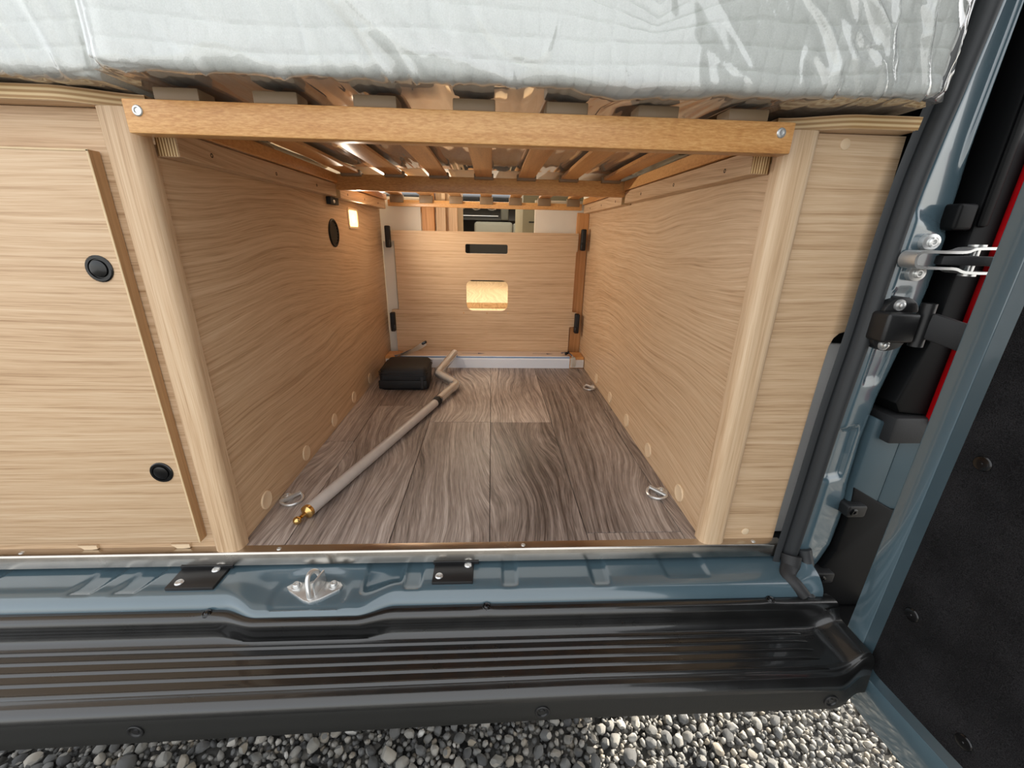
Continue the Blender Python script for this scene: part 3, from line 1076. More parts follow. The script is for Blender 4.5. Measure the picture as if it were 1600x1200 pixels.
def tie_ring(bx, by, cx, cy, label, first=[None]):
    t = thing('tie_down_ring', label, 'tie-down ring', (bx, by, 0), 'tie-down rings on the garage floor')
    d = Vector((cx - bx, cy - by, 0)).normalized()
    q = Vector((-d.y, d.x, 0))
    c = Vector((bx, by, 0))
    bm = NB()
    lathe(bm, c, (0, 0, 1), [(0.0125, 0), (0.0125, 0.002), (0.011, 0.0028), (0, 0.0028)], 24); ob('base_plate', bm, M['zinc'], t)
    bm = NB(); lathe(bm, c, (0, 0, 1), [(0.007, 0.002), (0.007, 0.006), (0.0055, 0.0078), (0.003, 0.008), (0.0026, 0.0065), (0, 0.0065)], 18); ob('bolt', bm, M['zinc'], t)
    bm = NB(); o0 = c + d * 0.011
    tube(bm, [o0 - q * 0.019 + Vector((0, 0, 0.006)), o0 + q * 0.019 + Vector((0, 0, 0.006))], 0.0042, 10); ob('hinge_sleeve', bm, M['zinc'], t)
    pts = [o0 - q * 0.019]
    for k in range(13):
        a = R(180 * k / 12)
        pts.append(o0 + d * (0.004 + 0.019 * math.sin(a)) - q * 0.019 * math.cos(a))
    pts.append(o0 + q * 0.019)
    pts = [p + Vector((0, 0, 0.006 - 0.0032 * min(1, (p - o0).dot(d) / 0.02))) for p in pts]
    bm = NB(); tube(bm, pts, 0.0026, 10); ob('ring', bm, M['zinc'], t)


tie_ring(-0.364, 0.131, -0.335, 0.108, 'zinc tie-down ring on the floor beside the brass tip of the crank')
tie_ring(0.363, 0.139, 0.335, 0.118, 'zinc tie-down ring at the front right of the garage floor')
tie_ring(0.362, 0.742, 0.336, 0.722, 'zinc tie-down ring far back by the right garage wall')

# ------------------------------------------------------------------ living area beyond the board
bm = NB(); box(bm, -1.05, 0.66, 1.07, 1.74, 0.02, 0.095)
f2 = ob('floor_2', bm, M['plank_light'], smooth=0)
tag(f2, 'light oak floor of the living area seen through the board window', 'floor', kind='structure')
bm = NB(); box(bm, -1.05, 0.66, 1.742, 4.2, 0.02, 0.128, 0.004, 2)
f3 = ob('floor_3', bm, M['plank_light'], smooth=20)
tag(f3, 'raised light oak platform beyond the living area floor', 'floor', kind='structure')
bm = NB(); box(bm, -0.40, -0.236, 1.078, 1.09, 0.0, 0.60, 0.001, 1)
tag(ob('trim_4', bm, M['white']), 'white board behind the left end of the garage board', 'trim', kind='structure')
bm = NB(); box(bm, -0.233, -0.187, 1.078, 1.12, 0.0, 0.66, 0.002, 1)
tag(ob('trim_5', bm, M['pine_x']), 'upright wooden post right of the white board', 'trim', kind='structure')
bm = NB(); box(bm, -0.182, -0.146, 1.085, 1.14, 0.0, 0.66, 0.002, 1); box(bm, -0.146, -0.105, 1.10, 1.42, 0.0, 0.66, 0.001, 1)
tag(ob('trim_6', bm, M['oak_z']), 'pale wooden cabinet end at the left of the gap to the cab', 'trim', kind='structure')
bm = NB(); box(bm, 0.179, 0.40, 1.078, 1.09, 0.0, 0.60, 0.001, 1)
tag(ob('trim_7', bm, M['white']), 'white board behind the right end of the garage board', 'trim', kind='structure')
bm = NB(); box(bm, 0.334, 0.378, 1.062, 1.076, 0.0, 0.560, 0.001, 1)
tag(ob('trim_8', bm, M['pine_x']), 'orange toned wooden upright at the right garage corner', 'trim', kind='structure')
bm = NB(); box(bm, -0.378, -0.336, 1.062, 1.076, 0.0, 0.45, 0.002, 1)
tag(ob('trim_9', bm, M['white']), 'narrow white upright at the left garage corner', 'trim', kind='structure')
t = thing('tall_cabinet', 'grey cabinet edge with a black handle right of the gap to the cab', 'cabinet', (0.17, 1.3, 0.1))
bm = NB(); box(bm, 0.150, 0.40, 1.30, 1.9, 0.095, 1.2, 0.002, 1); ob('cabinet_side', bm, M['cabside'], t)
bm = NB(); box(bm, 0.176, 0.200, 1.292, 1.302, 0.529, 0.534, 0.001, 1); ob('handle', bm, M['blackmat'], t)

t = thing('bench_seat', 'grey upholstered bench seat back in the living area', 'seat', (0.05, 2.9, 0.13))
bm = NB(); box(bm, -0.112, 0.180, 2.80, 2.90, 0.44, 0.570, 0.024, 4); ob('backrest', bm, M['grey'], t)
bm = NB(); box(bm, 0.182, 0.250, 2.80, 2.90, 0.44, 0.563, 0.016, 3); ob('backrest', bm, M['grey'], t)
bm = NB(); box(bm, -0.15, 0.25, 2.82, 3.2, 0.128, 0.45, 0.01, 2); ob('seat_base', bm, M['darkgrey'], t)
t = thing('cab_seat', 'rounded grey cab seat at the left of the gap', 'seat', (-0.4, 3.1, 0.13))
bm = NB(); box(bm, -0.60, -0.225, 2.95, 3.09, 0.30, 0.63, 0.05, 5); ob('backrest', bm, M['grey'], t)
bm = NB(); box(bm, -0.60, -0.235, 2.97, 3.4, 0.128, 0.42, 0.03, 3); ob('seat_base', bm, M['darkgrey'], t)
t = thing('dashboard', 'dark cab dashboard with chrome vent rings in the distance', 'dashboard', (0, 3.7, 0.3))
prof = [(3.55, 0.13), (3.52, 0.50), (3.46, 0.60), (3.50, 0.72), (3.60, 0.80), (3.95, 0.86), (4.15, 0.84), (4.15, 0.13)]
bm = NB(); prism(bm, prof, 'X', -1.0, 0.62); ob('dash_body', bm, M['dash'], t)
for x in (-0.26, -0.12, 0.02):
    bm = NB(); tube(bm, [(x + 0.045 * math.cos(R(a)), 3.486, 0.715 + 0.030 * math.sin(R(a))) for a in range(0, 360, 15)], 0.006, 8, closed=True); ob('vent_ring', bm, M['chrome'], t)
bm = NB(); box(bm, -0.30, 0.08, 3.455, 3.475, 0.630, 0.640, 0.002, 1); ob('chrome_strip', bm, M['chrome'], t)
bm = NB(); box(bm, 0.10, 0.17, 3.44, 3.50, 0.60, 0.72, 0.015, 3); ob('gear_console', bm, M['grey'], t)

# outer shell: side walls and ceiling of the van
bm = NB(); box(bm, -1.09, -1.05, -0.02, 4.2, -0.2, 1.35); tag(ob('wall_outer_left', bm, M['headl'], smooth=0), 'beige inner side wall of the van beyond the left cabinet', 'wall', kind='structure')
bm = NB(); box(bm, 0.706, 0.78, -0.035, 4.2, -0.24, 1.35); tag(ob('wall_outer_right', bm, M['headl'], smooth=0), 'beige inner side wall of the van beyond the right cabinet', 'wall', kind='structure')  # side wall out of view, extended rearward to keep sun off the bumper
bm = NB(); prism(bm, [(-1.09, -0.02), (0.78, -0.02), (0.78, 4.2), (-1.09, 4.2)], 'Z', 1.35, 1.39, [[(-0.6, 1.25), (0.3, 1.25), (0.3, 2.3), (-0.6, 2.3)]])  # ceiling out of view, its opening added to light the area beyond the board
tag(ob('ceiling', bm, M['headl'], smooth=0), 'beige van ceiling with an unseen opening added to let daylight in', 'ceiling', kind='structure')
ad_ = bpy.data.lights.new('living_area_fill', 'AREA')  # added fill light, no lamp seen here; brightens the area beyond the board
ad_.shape = 'RECTANGLE'; ad_.size = 0.5; ad_.size_y = 0.7; ad_.energy = 13.0; ad_.color = (1.0, 0.86, 0.64)
al = bpy.data.objects.new('living_area_fill', ad_); COL.objects.link(al)
al.location = (0.0, 1.9, 1.30)

# ------------------------------------------------------------------ rear sill: steel strip, blue sill, bumper
st = thing('trim_1', 'brushed stainless steel strip along the front edge of the garage floor', 'trim', (0, 0, 0), kind='structure')
prof = [(0.0005, -0.0005), (0.0005, 0.0012), (-0.0135, 0.0012), (-0.0158, 0.0004), (-0.0168, -0.0016), (-0.0168, -0.0225), (-0.0158, -0.0225), (-0.0156, -0.002), (-0.0148, -0.0008), (-0.013, -0.0002)]
bm = NB(); prism(bm, prof, 'X', -1.06, 0.512); ob('strip', bm, M['steel'], st, smooth=50)
for x in (-0.703, -0.315, 0.075, 0.464):
    bm = NB(); lathe(bm, (x, -0.008, 0.0012), (0, 0, 1), [(0.0036, -0.0005), (0.0036, 0.0005), (0.0028, 0.0011), (0.0012, 0.0011), (0.001, 0.0005), (0, 0.0005)], 16); ob('screw', bm, M['zinc'], st)


def pocket(x):
    return sstep(-0.372, -0.315, x) * (1 - sstep(-0.175, -0.120, x))


base_sill = [(0.004, -0.0255), (-0.004, -0.0265), (-0.010, -0.0285), (-0.016, -0.0295), (-0.022, -0.0298), (-0.028, -0.030), (-0.034, -0.030), (-0.040, -0.030), (-0.046, -0.030), (-0.052, -0.030), (-0.057, -0.0302), (-0.0615, -0.0306), (-0.0655, -0.0318), (-0.069, -0.0338), (-0.0722, -0.0368), (-0.0748, -0.0405), (-0.0768, -0.0445), (-0.078, -0.049), (-0.0785, -0.054), (-0.078, -0.060)]
# pressed features: (x centre, half width, soft edge, depth, y start, y end)
GRO = [(-0.146, 0.024, 0.010, -0.0065, 0.01, -0.048), (-0.098, 0.009, 0.006, -0.0035, 0.01, -0.062), (0.052, 0.008, 0.006, -0.003, 0.01, -0.062), (0.196, 0.010, 0.006, -0.0035, 0.01, -0.062), (0.34, 0.03, 0.010, -0.003, 0.01, -0.050),
       (-0.575, 0.014, 0.006, -0.003, 0.01, -0.062), (-0.512, 0.014, 0.006, -0.003, 0.01, -0.062), (-0.80, 0.06, 0.012, -0.003, 0.01, -0.055)]
rows = []
nx = 620
for i in range(nx + 1):
    x = -1.06 + (0.545 + 1.06) * i / nx
    pk = pocket(x)
    row = []
    for (y, z) in base_sill:
        t_ = min(1, max(0, -y / 0.07))
        yy = y - 0.017 * pk * sstep(0.2, 1.0, t_)
        zz = z - 0.0075 * pk * sstep(0.15, 0.5, t_) * (1 - 0.2 * sstep(0.8, 1.0, t_)) * (1 if z > -0.036 else 0.6)
        for (xc, hw, sf, dp, ya, yb) in GRO:
            xc2 = xc - (y + 0.03) * (-0.35 if xc < -0.4 else 0.0)
            k = 1 - sstep(hw, hw + sf, abs(x - xc2))
            if k > 0:
                zz += dp * k * (1 - sstep(-yb - 0.008, -yb + 0.002, -y))
        # dimple round the latch
        rr_ = math.hypot(x + 0.25, (yy + 0.062) * 1.2)
        zz -= 0.002 * (1 - sstep(0.050, 0.062, rr_)) * (1 if z > -0.034 else 0)
        yy += 0.0
        # right end sweeps up into the pillar
        zz += 0.030 * sstep(0.500, 0.548, x) * (1 - t_ * 0.8)
        row.append((x, yy, zz))
    rows.append(row)
bm = NB(); loft(bm, rows, False, False)
sill = ob('rear_sill', bm, M['blue'], smooth=60)
tag(sill, 'slate blue painted door sill below the steel strip', 'sill', kind='structure')

# two black cover plates
for (x0, x1, y0, y1, skew, sc1, sc2, lab) in ((-0.463, -0.393, -0.0575, -0.0175, 0.004, (-0.448, -0.047), (-0.409, -0.022), 'black cover plate with two screws on the sill, left of the latch'),
                                              (-0.0685, -0.0055, -0.056, -0.0175, 0.0, (-0.0585, -0.044), (-0.0145, -0.022), 'black cover plate with two screws on the sill, right of the latch')):
    t = thing('cover_plate', lab, 'cover plate', ((x0 + x1) / 2, (y0 + y1) / 2, -0.03), 'black cover plates on the blue sill')
    bm = NB(); prism(bm, [(x0, y0), (x1, y0), (x1 + skew * 0.5, y1), (x0 - skew * 0, y1)], 'Z', -0.031, -0.0252, bev=0.001); ob('plate', bm, M['black'], t)
    bm = NB(); box(bm, x0 - 0.002, x1 + 0.008, -0.0190, -0.0170, -0.0262, -0.0205, 0.0004, 1); ob('lip', bm, M['black'], t)
    for (sx_, sy_) in (sc1, sc2):
        bm = NB(); lathe(bm, (sx_, sy_, -0.0252), (0, 0, 1), [(0.0062, -0.0005), (0.0062, 0.0008), (0.005, 0.0022), (0.0024, 0.0026), (0.002, 0.0012), (0, 0.0012)], 20); ob('screw', bm, M['zinc'], t)

# latch striker
t = thing('latch_striker', 'zinc door latch striker bolted in a pressed pocket of the blue sill', 'latch', (-0.25, -0.06, -0.037))
SZ = -0.0385
bm = NB()
prism(bm, [(-0.291, -0.048), (-0.283, -0.040), (-0.262, -0.040), (-0.254, -0.036), (-0.240, -0.036), (-0.232, -0.040), (-0.213, -0.040), (-0.207, -0.047), (-0.209, -0.055), (-0.232, -0.072), (-0.246, -0.078), (-0.256, -0.074), (-0.284, -0.056)], 'Z', SZ - 0.002, SZ + 0.0025, bev=0.0008)
ob('striker_plate', bm, M['zinc'], t)
bm = NB()
obox(bm, (-0.2385, -0.053, SZ + 0.014), (0.25, 0.97, 0), (0.97, -0.25, 0), (0, 0, 1), 0.014, 0.0015, 0.012, 0.001)
ob('web', bm, M['zinc'], t)
lp = smooth_path([(-0.247, -0.071, SZ), (-0.249, -0.068, SZ + 0.014), (-0.2515, -0.060, SZ + 0.026), (-0.251, -0.050, SZ + 0.030), (-0.246, -0.042, SZ + 0.026), (-0.2425, -0.0385, SZ + 0.012), (-0.241, -0.038, SZ)], 5)
bm = NB(); tube(bm, lp, 0.0036, 12); ob('loop', bm, M['zinc'], t)
for x, y in ((-0.276, -0.048), (-0.220, -0.0475)):
    bm = NB(); lathe(bm, (x, y, SZ + 0.0025), (0, 0, 1), [(0.0078, -0.0005), (0.0078, 0.0012), (0.0055, 0.0014), (0.0052, 0.005), (0.0044, 0.006), (0.002, 0.006), (0.0018, 0.0045), (0, 0.0045)], 18); ob('bolt', bm, M['zinc'], t)

# bumper with a ribbed step
bp_ = thing('rear_bumper', 'wet black plastic rear bumper step with five long ribs', 'bumper', (-0.25, -0.13, -0.1))
base_b = [(-0.068, -0.052), (-0.0765, -0.0475), (-0.083, -0.0465), (-0.0895, -0.0470), (-0.0925, -0.0492), (-0.0945, -0.056), (-0.0962, -0.066), (-0.0985, -0.0755), (-0.1015, -0.0802), (-0.106, -0.082), (-0.1125, -0.082), (-0.119, -0.082), (-0.1265, -0.082), (-0.134, -0.082), (-0.142, -0.082), (-0.150, -0.082), (-0.158, -0.082), (-0.1655, -0.082), (-0.1705, -0.0828), (-0.1735, -0.0838), (-0.1765, -0.0835), (-0.1800, -0.0845), (-0.1835, -0.0872), (-0.1862, -0.0912), (-0.1878, -0.097), (-0.1885, -0.104), (-0.1895, -0.118), (-0.190, -0.1285), (-0.1885, -0.1315), (-0.184, -0.132), (-0.150, -0.130)]
rows = []
nx = 330
for i in range(nx + 1):
    x = -1.10 + (0.560 + 1.10) * i / nx
    pk = pocket(x)
    dl = max(0.0, (0.15 - x))
    k = sstep(0.497, 0.556, x)
    row = []
    for (y, z) in base_b:
        up_ = 1 - sstep(0.090, 0.106, -y)
        yy = y - 0.014 * pk * up_ - 0.012 * dl * sstep(0.09, 0.19, -y)
        zz = z - 0.010 * dl * sstep(0.098, 0.135, -z)
        # moulded end rises and rounds off towards the corner
        if k > 0:
            if z > -0.095 and z < -0.062:
                zz += 0.016 * k * k
            yy += 0.020 * k * sstep(0.15, 0.19, -y)
        for fx in (-0.389, 0.016, 0.457):
            zz += 0.0 if abs(y + 0.086) > 0.006 else 0.001 * math.exp(-((x - fx) / 0.012) ** 2)
        row.append((x, yy, zz))
    rows.append(row)
bm = NB(); loft(bm, rows, False, False)
for f in bm.faces:
    f.material_index = 1 if f.calc_center_median().z < -0.0955 else 0
ob('step', bm, None, bp_, smooth=50, mats=[M['wet'], M['bumper']])
for yr in (-0.1125, -0.1255, -0.1385, -0.1515, -0.1655):
    bm = NB()
    rings = []
    for i in range(90):
        x = -1.10 + (0.4955 + 1.10) * i / 89
        e = sstep(0, 0.010, 0.4955 - x) if x < 0.4955 else 0.0
        dl = max(0.0, 0.15 - x)
        yc = yr - 0.012 * dl * sstep(0.09, 0.19, -yr)
        rings.append([(x, yc + w, -0.0823 + h * max(e, 0.02)) for w, h in ((0.0026, 0), (0.0022, 0.0020), (0.0012, 0.0028), (-0.0004, 0.0027), (-0.0020, 0.0012), (-0.0029, 0.0))])
    loft(bm, rings, True, True)
    ob('rib', bm, M['wet'], bp_, smooth=80)
for x, y in ((-0.389, -0.0845), (0.016, -0.0835), (0.457, -0.083)):
    bm = NB(); lathe(bm, (x, y, -0.0468), (0, -0.15, 1), [(0.0068, -0.001), (0.0068, 0.001), (0.0055, 0.002), (0.0042, 0.0008), (0.0036, 0.002), (0.002, 0.0032), (0, 0.0032)], 20); ob('screw', bm, M['blackgloss'], bp_)
for x in (-0.42, 0.091, 0.489):
    yy = -0.1895 - 0.012 * max(0, 0.15 - x)
    if x > 0.45: yy = -0.1895
    bm = NB(); lathe(bm, (x, yy, -0.1135), (0, -1, 0.05), [(0.0098, -0.001), (0.0098, 0.001), (0.0088, 0.0016), (0.0072, 0.0012), (0.0062, -0.0004), (0.004, -0.0004), (0.0035, 0.0006), (0, 0.0006)], 24); ob('plug', bm, M['black'], bp_)

# ------------------------------------------------------------------ right rear pillar
pil = thing('wall_rear_pillar', 'slate blue body pillar at the right of the rear opening', 'pillar', (0.56, 0, 0), kind='structure')
SP = [(-0.075, 0.505), (-0.045, 0.498), (-0.014, 0.497), (0.105, 0.499), (0.248, 0.5005), (0.362, 0.505), (0.45, 0.506), (0.538, 0.509), (0.60, 0.5155), (0.639, 0.521), (0.727, 0.531), (0.85, 0.541), (1.34, 0.56)]
SP = [(z, x) for z, x in SP]
XO = [(-0.12, 0.548), (-0.085, 0.566), (-0.035, 0.588), (0.0, 0.598), (0.06, 0.600), (0.12, 0.591), (0.20, 0.588), (0.27, 0.592), (0.36, 0.605), (0.42, 0.611), (0.50, 0.612), (0.60, 0.608), (0.72, 0.610), (1.0, 0.615), (1.35, 0.615)]
rows = []
nz = 330
for i in range(nz + 1):
    z = -0.12 + (1.35 + 0.12) * i / nz
    xo = interp(z, XO)
    row = []
    xb = interp(z, SP)
    prof = [(xb + 0.031, 0.006), (xb + 0.025, -0.004), (xb + 0.023, -0.012), (xb + 0.029, -0.020), (xb + 0.035, -0.0245)]
    nflat = 16
    for k in range(nflat):
        prof.append((xb + 0.039 + (xo - 0.008 - xb - 0.039) * k / (nflat - 1), -0.0265))
    prof += [(xo - 0.0045, -0.0258), (xo - 0.0018, -0.0238), (xo - 0.0003, -0.0205), (xo + 0.0004, -0.015), (xo + 0.001, -0.004), (xo + 0.004, 0.004), (xo + 0.012, 0.012), (xo + 0.012, 0.045)]
    for (x, y) in prof:
        # pressed steps in the sheet metal
        lo = 1 - sstep(0.505, 0.522, z + 0.35 * (x - 0.55))
        y2 = y - 0.0045 * lo * sstep(0.535, 0.545, x - 0.0 * z)
        inx = sstep(0.535, 0.541, x) * (1 - sstep(0.566, 0.572, x))
        inz = sstep(0.128, 0.140, z) * (1 - sstep(0.213, 0.224, z))
        y2 += 0.0075 * inx * inz
        hi = sstep(0.55, 0.60, z)
        y2 -= 0.004 * hi * math.exp(-((x - (xo - 0.012)) / 0.004) ** 2)
        mid = sstep(0.285, 0.300, z) * (1 - sstep(0.415, 0.430, z))
        y2 += 0.003 * mid * sstep(0.545, 0.552, x) * (1 - sstep(0.575, 0.58, x))
        y2 += 0.016 * min(1, max(0, (x - xb - 0.035) / (xo - xb - 0.035)))  # outer side tilted back towards the door to darken the pillar
        row.append((x, y2, z))
    rows.append(row)
bm = NB(); loft(bm, rows, False, False); ob('pillar_panel', bm, M['blue'], pil, smooth=60)
bm = NB(); prism(bm, [(0.592, 0.085), (0.643, 0.085), (0.643, 0.215), (0.592, 0.235)], 'Y', -0.022, 0.03, bev=0.003); ob('lower_panel', bm, M['bluemat'], pil)
bm = NB(); prism(bm, [(0.6445, 0.075), (0.71, 0.06), (0.71, 0.235), (0.6445, 0.215)], 'Y', -0.020, 0.03, bev=0.003); ob('lower_panel', bm, M['bluemat'], pil)
bm = NB(); box(bm, 0.606, 0.70, -0.038, 0.02, 0.200, 0.242, 0.004, 2); ob('rubber_block', bm, M['rubber2'], pil)
bm = NB(); prism(bm, [(0.593, 0.117), (0.67, 0.074), (0.705, 0.07), (0.705, -0.22), (0.56, -0.22), (0.54, -0.15), (0.566, -0.085), (0.589, -0.036), (0.600, -0.009), (0.600, 0.063)], 'Y', -0.024, 0.03, bev=0.003); ob('corner_filler', bm, M['housing'], pil)
bm = NB(); box(bm, 0.545, 0.70, -0.130, -0.02, -0.19, -0.125, 0.012, 3); ob('corner_filler', bm, M['housing'], pil)
for x, z in ((0.594, 0.079), (0.580, -0.055)):
    bm = NB(); prism(bm, rrect(x - 0.011, x + 0.020, z - 0.010, z + 0.011, 0.004, 3), 'Y', -0.036, -0.006, bev=0.002); lg = ob('lug', bm, M['black'], pil)
    bm = NB(); lathe(bm, (x - 0.001, -0.036, z), (0, -1, 0), [(0.0062, -0.001), (0.0062, 0.001), (0.0045, 0.002), (0.0025, 0.002), (0.002, 0.0005), (0, 0.0005)], 18); ob('screw', bm, M['blackgloss'], lg)
bm = NB(); box(bm, 0.593, 0.618, -0.034, -0.004, 0.496, 0.527, 0.004, 3); ob('buffer', bm, M['housing'], pil)

# rubber seal round the opening
pts = smooth_path([(x, 0, z) for z, x in SP], 8)
cs = [(0.004, -0.0185), (0.0005, -0.0195), (0.005, -0.0215), (0.011, -0.0225), (0.0135, -0.020), (0.0148, -0.0165), (0.0162, -0.020), (0.018, -0.027), (0.022, -0.0325), (0.028, -0.0345), (0.034, -0.033), (0.0375, -0.0285), (0.0385, -0.022), (0.036, -0.014), (0.018, -0.014)]
rings = []
for p in pts:
    fl = 0.010 * (1 - sstep(-0.06, -0.01, p.z))
    rings.append([(p.x + a * 0.86, y - fl * (0.6 if a > 0.01 else 0.2), p.z - fl * 0.8 * (a > 0.02)) for a, y in cs])
bm = NB(); loft(bm, rings, True, True)
sl = ob('door_seal', bm, M['rubber'], smooth=40)
tag(sl, 'dark grey rubber door seal running down the right of the opening', 'seal')
# foot of the seal where it turns along the sill
ft = smooth_path([(0.520, -0.028, -0.010), (0.516, -0.036, -0.026), (0.508, -0.044, -0.031), (0.502, -0.054, -0.033), (0.507, -0.067, -0.036), (0.516, -0.078, -0.046)], 5)
bm = NB(); tube(bm, ft, [0.015 - 0.006 * i / len(ft) for i in range(len(ft))], 12); ob('seal_foot', bm, M['rubber2'], sl)
ft = smooth_path([(0.540, -0.026, 0.0), (0.543, -0.036, -0.022), (0.535, -0.050, -0.036), (0.527, -0.066, -0.044), (0.528, -0.078, -0.055)], 5)
bm = NB(); tube(bm, ft, [0.011 - 0.003 * i / len(ft) for i in range(len(ft))], 12); ob('seal_foot', bm, M['rubber'], sl)

# tail lamp
t = thing('tail_lamp', 'red tail lamp in a black housing behind the open blue door', 'tail lamp', (0.66, -0.02, 0.4))
bm = NB(); prism(bm, [(0.6045, 0.262), (0.615, 0.247), (0.70, 0.238), (0.705, 0.80), (0.624, 0.80), (0.624, 0.36)], 'Y', -0.030, 0.045, bev=0.004); ob('housing', bm, M['housing'], t)
bm = NB(); box(bm, 0.655, 0.722, -0.046, -0.028, 0.232, 0.60, 0.006, 3); ob('lens', bm, M['red'], t)
bm = NB(); box(bm, 0.625, 0.637, -0.036, -0.028, 0.50, 0.80, 0.004, 2); ob('black_trim', bm, M['housing'], t)

# check strap
t = thing('check_strap', 'shiny steel door check strap with two bolts on the blue pillar', 'door check', (0.57, -0.04, 0.462))
def strip_path(pts, y0, y1, th):
    bm = NB()
    P = smooth_path([(a, 0, b_) for a, b_ in pts], 4)
    rings = []
    for i, p in enumerate(P):
        d = (P[min(i + 1, len(P) - 1)] - P[max(i - 1, 0)]).normalized()
        n_ = Vector((-d.z, 0, d.x)) * th / 2
        s_ = i / (len(P) - 1)
        rings.append([p - n_ + Vector((0, y0, 0)), p + n_ + Vector((0, y0, 0)), p + n_ + Vector((0, y1, 0)), p - n_ + Vector((0, y1, 0))])
    loft(bm, rings)
    return bm
upath = [(0.641, 0.4755), (0.625, 0.4755), (0.606, 0.4745), (0.595, 0.4708), (0.570, 0.4702), (0.545, 0.4702), (0.5365, 0.4685), (0.5335, 0.462), (0.536, 0.4545), (0.545, 0.4518), (0.570, 0.4515), (0.588, 0.451), (0.600, 0.4475), (0.620, 0.4465), (0.637, 0.4468)]
ob('bracket', strip_path(upath, -0.0585, -0.0362, 0.0032), M['zinc'], t)
for x, z, dz in ((0.572, 0.4815, -1), (0.567, 0.4435, 1)):
    bm = NB(); prism(bm, [(x + 0.012 * math.cos(R(a)), z + 0.010 * math.sin(R(a))) for a in range(0, 360, 20)], 'Y', -0.0335, -0.0100, bev=0.0005)
    fl_ = ob('flange', bm, M['zinc'], t)
    bm = NB(); lathe(bm, (x, -0.0335, z), (0, -1, 0), [(0.0062, 0), (0.006, 0.0025), (0.0045, 0.0036), (0.003, 0.0036), (0.0026, 0.0012), (0, 0.0012)], 18); ob('bolt', bm, M['zinc'], fl_)
bm = NB(); cyl(bm, (0.618, -0.047, 0.443), (0.618, -0.047, 0.479), 0.0045, 16); ob('pin', bm, M['zinc'], t)
for z in (0.4785, 0.4435):
    bm = NB(); cyl(bm, (0.618, -0.047, z - 0.0012), (0.618, -0.047, z + 0.0012), 0.0085, 20); ob('washer', bm, M['zinc'], t)
bm = NB(); obox(bm, (0.606, -0.060, 0.461), (1, -0.35, 0), (0.35, 1, 0), (0, 0, 1), 0.036, 0.008, 0.0055, 0.002); ob('arm', bm, M['rubber2'], t)

# ------------------------------------------------------------------ open rear door
TH = R(3.5)
DD = Vector((math.sin(TH), -math.cos(TH), 0))
DN = Vector((math.cos(TH), math.sin(TH), 0))         # towards the outside of the door
P0 = Vector((0.56, -0.10, 0))


def dp(s, z, off):
    p = P0 + DD * s + DN * off
    return (p.x, p.y, z)


door = thing('door_1', 'open blue rear van door lined with black felt', 'door', dp(0.015, -0.17, 0), kind='structure')


def door_outline(s0, s1, z0, z1, r0, n=8):
    pts = [(s1, z1), (s0, z1)]
    for k in range(n + 1):
        a = R(180 + 90 * k / n)
        pts.append((s0 + r0 + r0 * math.cos(a), z0 + r0 + r0 * math.sin(a)))
    pts.append((s1, z0))
    return pts


oo = door_outline(0.0145, 0.80, -0.1735, 1.25, 0.062)
oi_ = door_outline(0.0425, 0.772, -0.110, 1.22, 0.024)
bm = NB(); prism(bm, oo, None, 0.0, 0.030, [oi_], fn=dp, bev=0.002); ob('inner_frame', bm, M['blue'], door, smooth=40)
# sloping return from the frame down to the lining
ia = door_outline(0.0425, 0.772, -0.110, 1.22, 0.024)
ib = door_outline(0.0535, 0.762, -0.099, 1.21, 0.018)
bm = NB()
va = [bm.verts.new(dp(a, z, 0.0004)) for a, z in ia]
vb = [bm.verts.new(dp(a, z, 0.0085)) for a, z in ib]
for i in range(len(va)):
    j = (i + 1) % len(va)
    bm.faces.new((va[i], va[j], vb[j], vb[i]))
bmesh.ops.solidify(bm, geom=bm.faces[:], thickness=0.001)
ob('frame_return', bm, M['blue'], door, smooth=50)
bm = NB(); prism(bm, door_outline(0.050, 0.766, -0.103, 1.214, 0.018), None, 0.0075, 0.012, fn=dp); ln = ob('felt_lining', bm, M['carpet'], door, smooth=30)
for s, z in ((0.0755, 0.249), (0.0745, 0.023), (0.167, -0.070), (0.167, 0.249), (0.30, -0.070)):
    bm = NB(); lathe(bm, dp(s, z, 0.0075), -DN, [(0.0088, -0.001), (0.0088, 0.0008), (0.0078, 0.0020), (0.005, 0.0026), (0.0018, 0.0026), (0.0014, 0.0034), (0, 0.0034)], 22); ob('push_clip', bm, M['blackgloss'], ln)
bm = NB(); prism(bm, door_outline(0.004, 0.81, -0.06, 1.26, 0.01), None, 0.034, 0.068, fn=dp, bev=0.004); ob('outer_skin', bm, M['blue'], door, smooth=40)
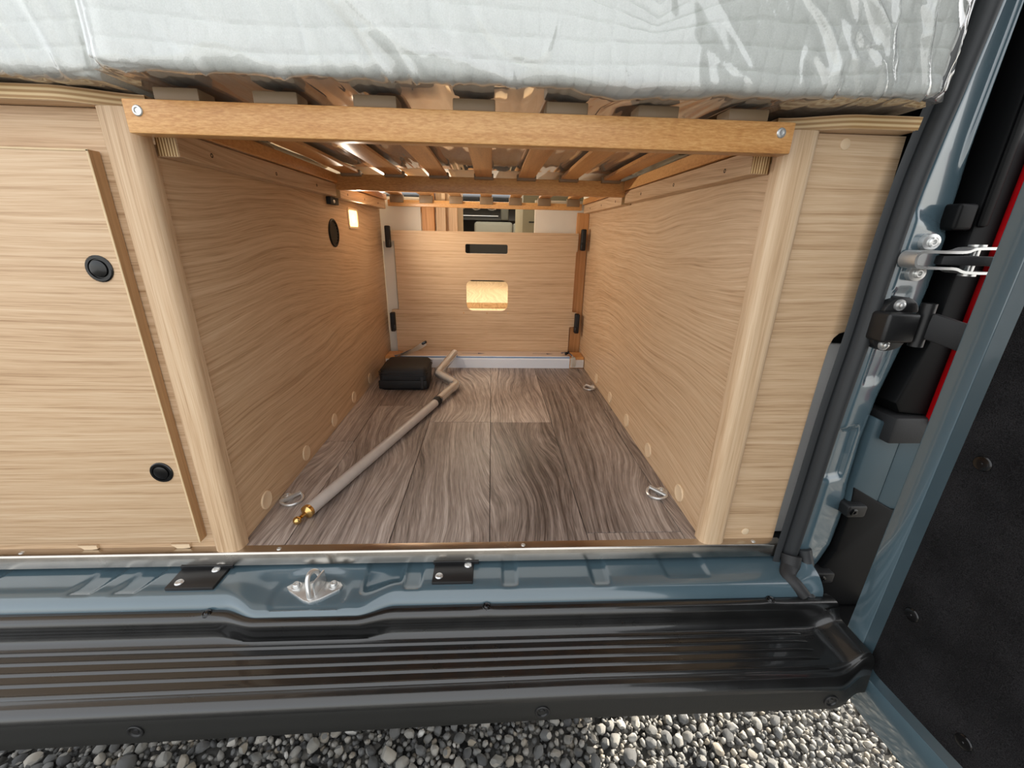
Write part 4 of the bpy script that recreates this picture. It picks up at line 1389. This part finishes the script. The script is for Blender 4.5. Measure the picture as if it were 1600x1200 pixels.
bm = NB(); prism(bm, [(0.81, -0.062), (0.004, -0.062), (0.004, -0.15)] + [(0.034 - 0.030 * math.cos(R(a)), -0.170 - 0.030 * math.sin(R(a))) for a in range(0, 91, 15)] + [(0.81, -0.200)], None, 0.026, 0.074, fn=dp, bev=0.005); ob('lower_cladding', bm, M['black'], door, smooth=40)
sealp = [dp(a - 0.004 * (i < 1e9), z, 0.026) for i, (a, z) in enumerate(door_outline(0.0125, 0.80, -0.1785, 1.2, 0.062))][1:]
bm = NB(); tube(bm, sealp, 0.0065, 10); ob('door_edge_seal', bm, M['rubber2'], door)
# hinge
t = bpy.data.objects.new('hinge', None)
COL.objects.link(t)
t.parent = door
t['label'] = 'black hinge with two bolts below the steel check strap'
t.location = Vector((0.56, -0.04, 0.375)) - wl(door)
WL[t.name] = Vector((0.56, -0.04, 0.375))
bm = NB(); box(bm, 0.5245, 0.568, -0.058, -0.012, 0.3575, 0.3955, 0.004, 3); ob('hinge_body', bm, M['black'], t)
bm = NB(); prism(bm, [(0.556 + 0.024 * math.cos(R(a)), 0.394 + 0.020 * math.sin(R(a))) for a in range(0, 181, 15)], 'Y', -0.040, -0.010, bev=0.002); e1 = ob('ear', bm, M['black'], t)
bm = NB(); prism(bm, [(0.553 + 0.024 * math.cos(R(a)), 0.360 + 0.018 * math.sin(R(a))) for a in range(180, 361, 15)], 'Y', -0.040, -0.010, bev=0.002); e2 = ob('ear', bm, M['black'], t)
for e_, x, z in ((e1, 0.550, 0.404), (e2, 0.546, 0.351)):
    bm = NB(); lathe(bm, (x, -0.040, z), (0, -1, 0), [(0.0075, 0), (0.0072, 0.002), (0.0045, 0.0022), (0.004, 0.0055), (0.002, 0.0066), (0, 0.0068)], 18); ob('bolt', bm, M['zinc'], t)
bm = NB(); cyl(bm, (0.580, -0.050, 0.352), (0.580, -0.050, 0.408), 0.008, 18); ob('hinge_pin', bm, M['black'], t)
a0, a1 = Vector((0.582, -0.052, 0.381)), Vector((0.640, -0.150, 0.352))
dax = (a1 - a0).normalized()
bm = NB(); obox(bm, (a0 + a1) / 2, dax, Vector((0.86, 0.5, 0)), dax.cross(Vector((0.86, 0.5, 0))), (a1 - a0).length / 2, 0.005, 0.0165, 0.003); ob('hinge_arm', bm, M['rubber2'], t)
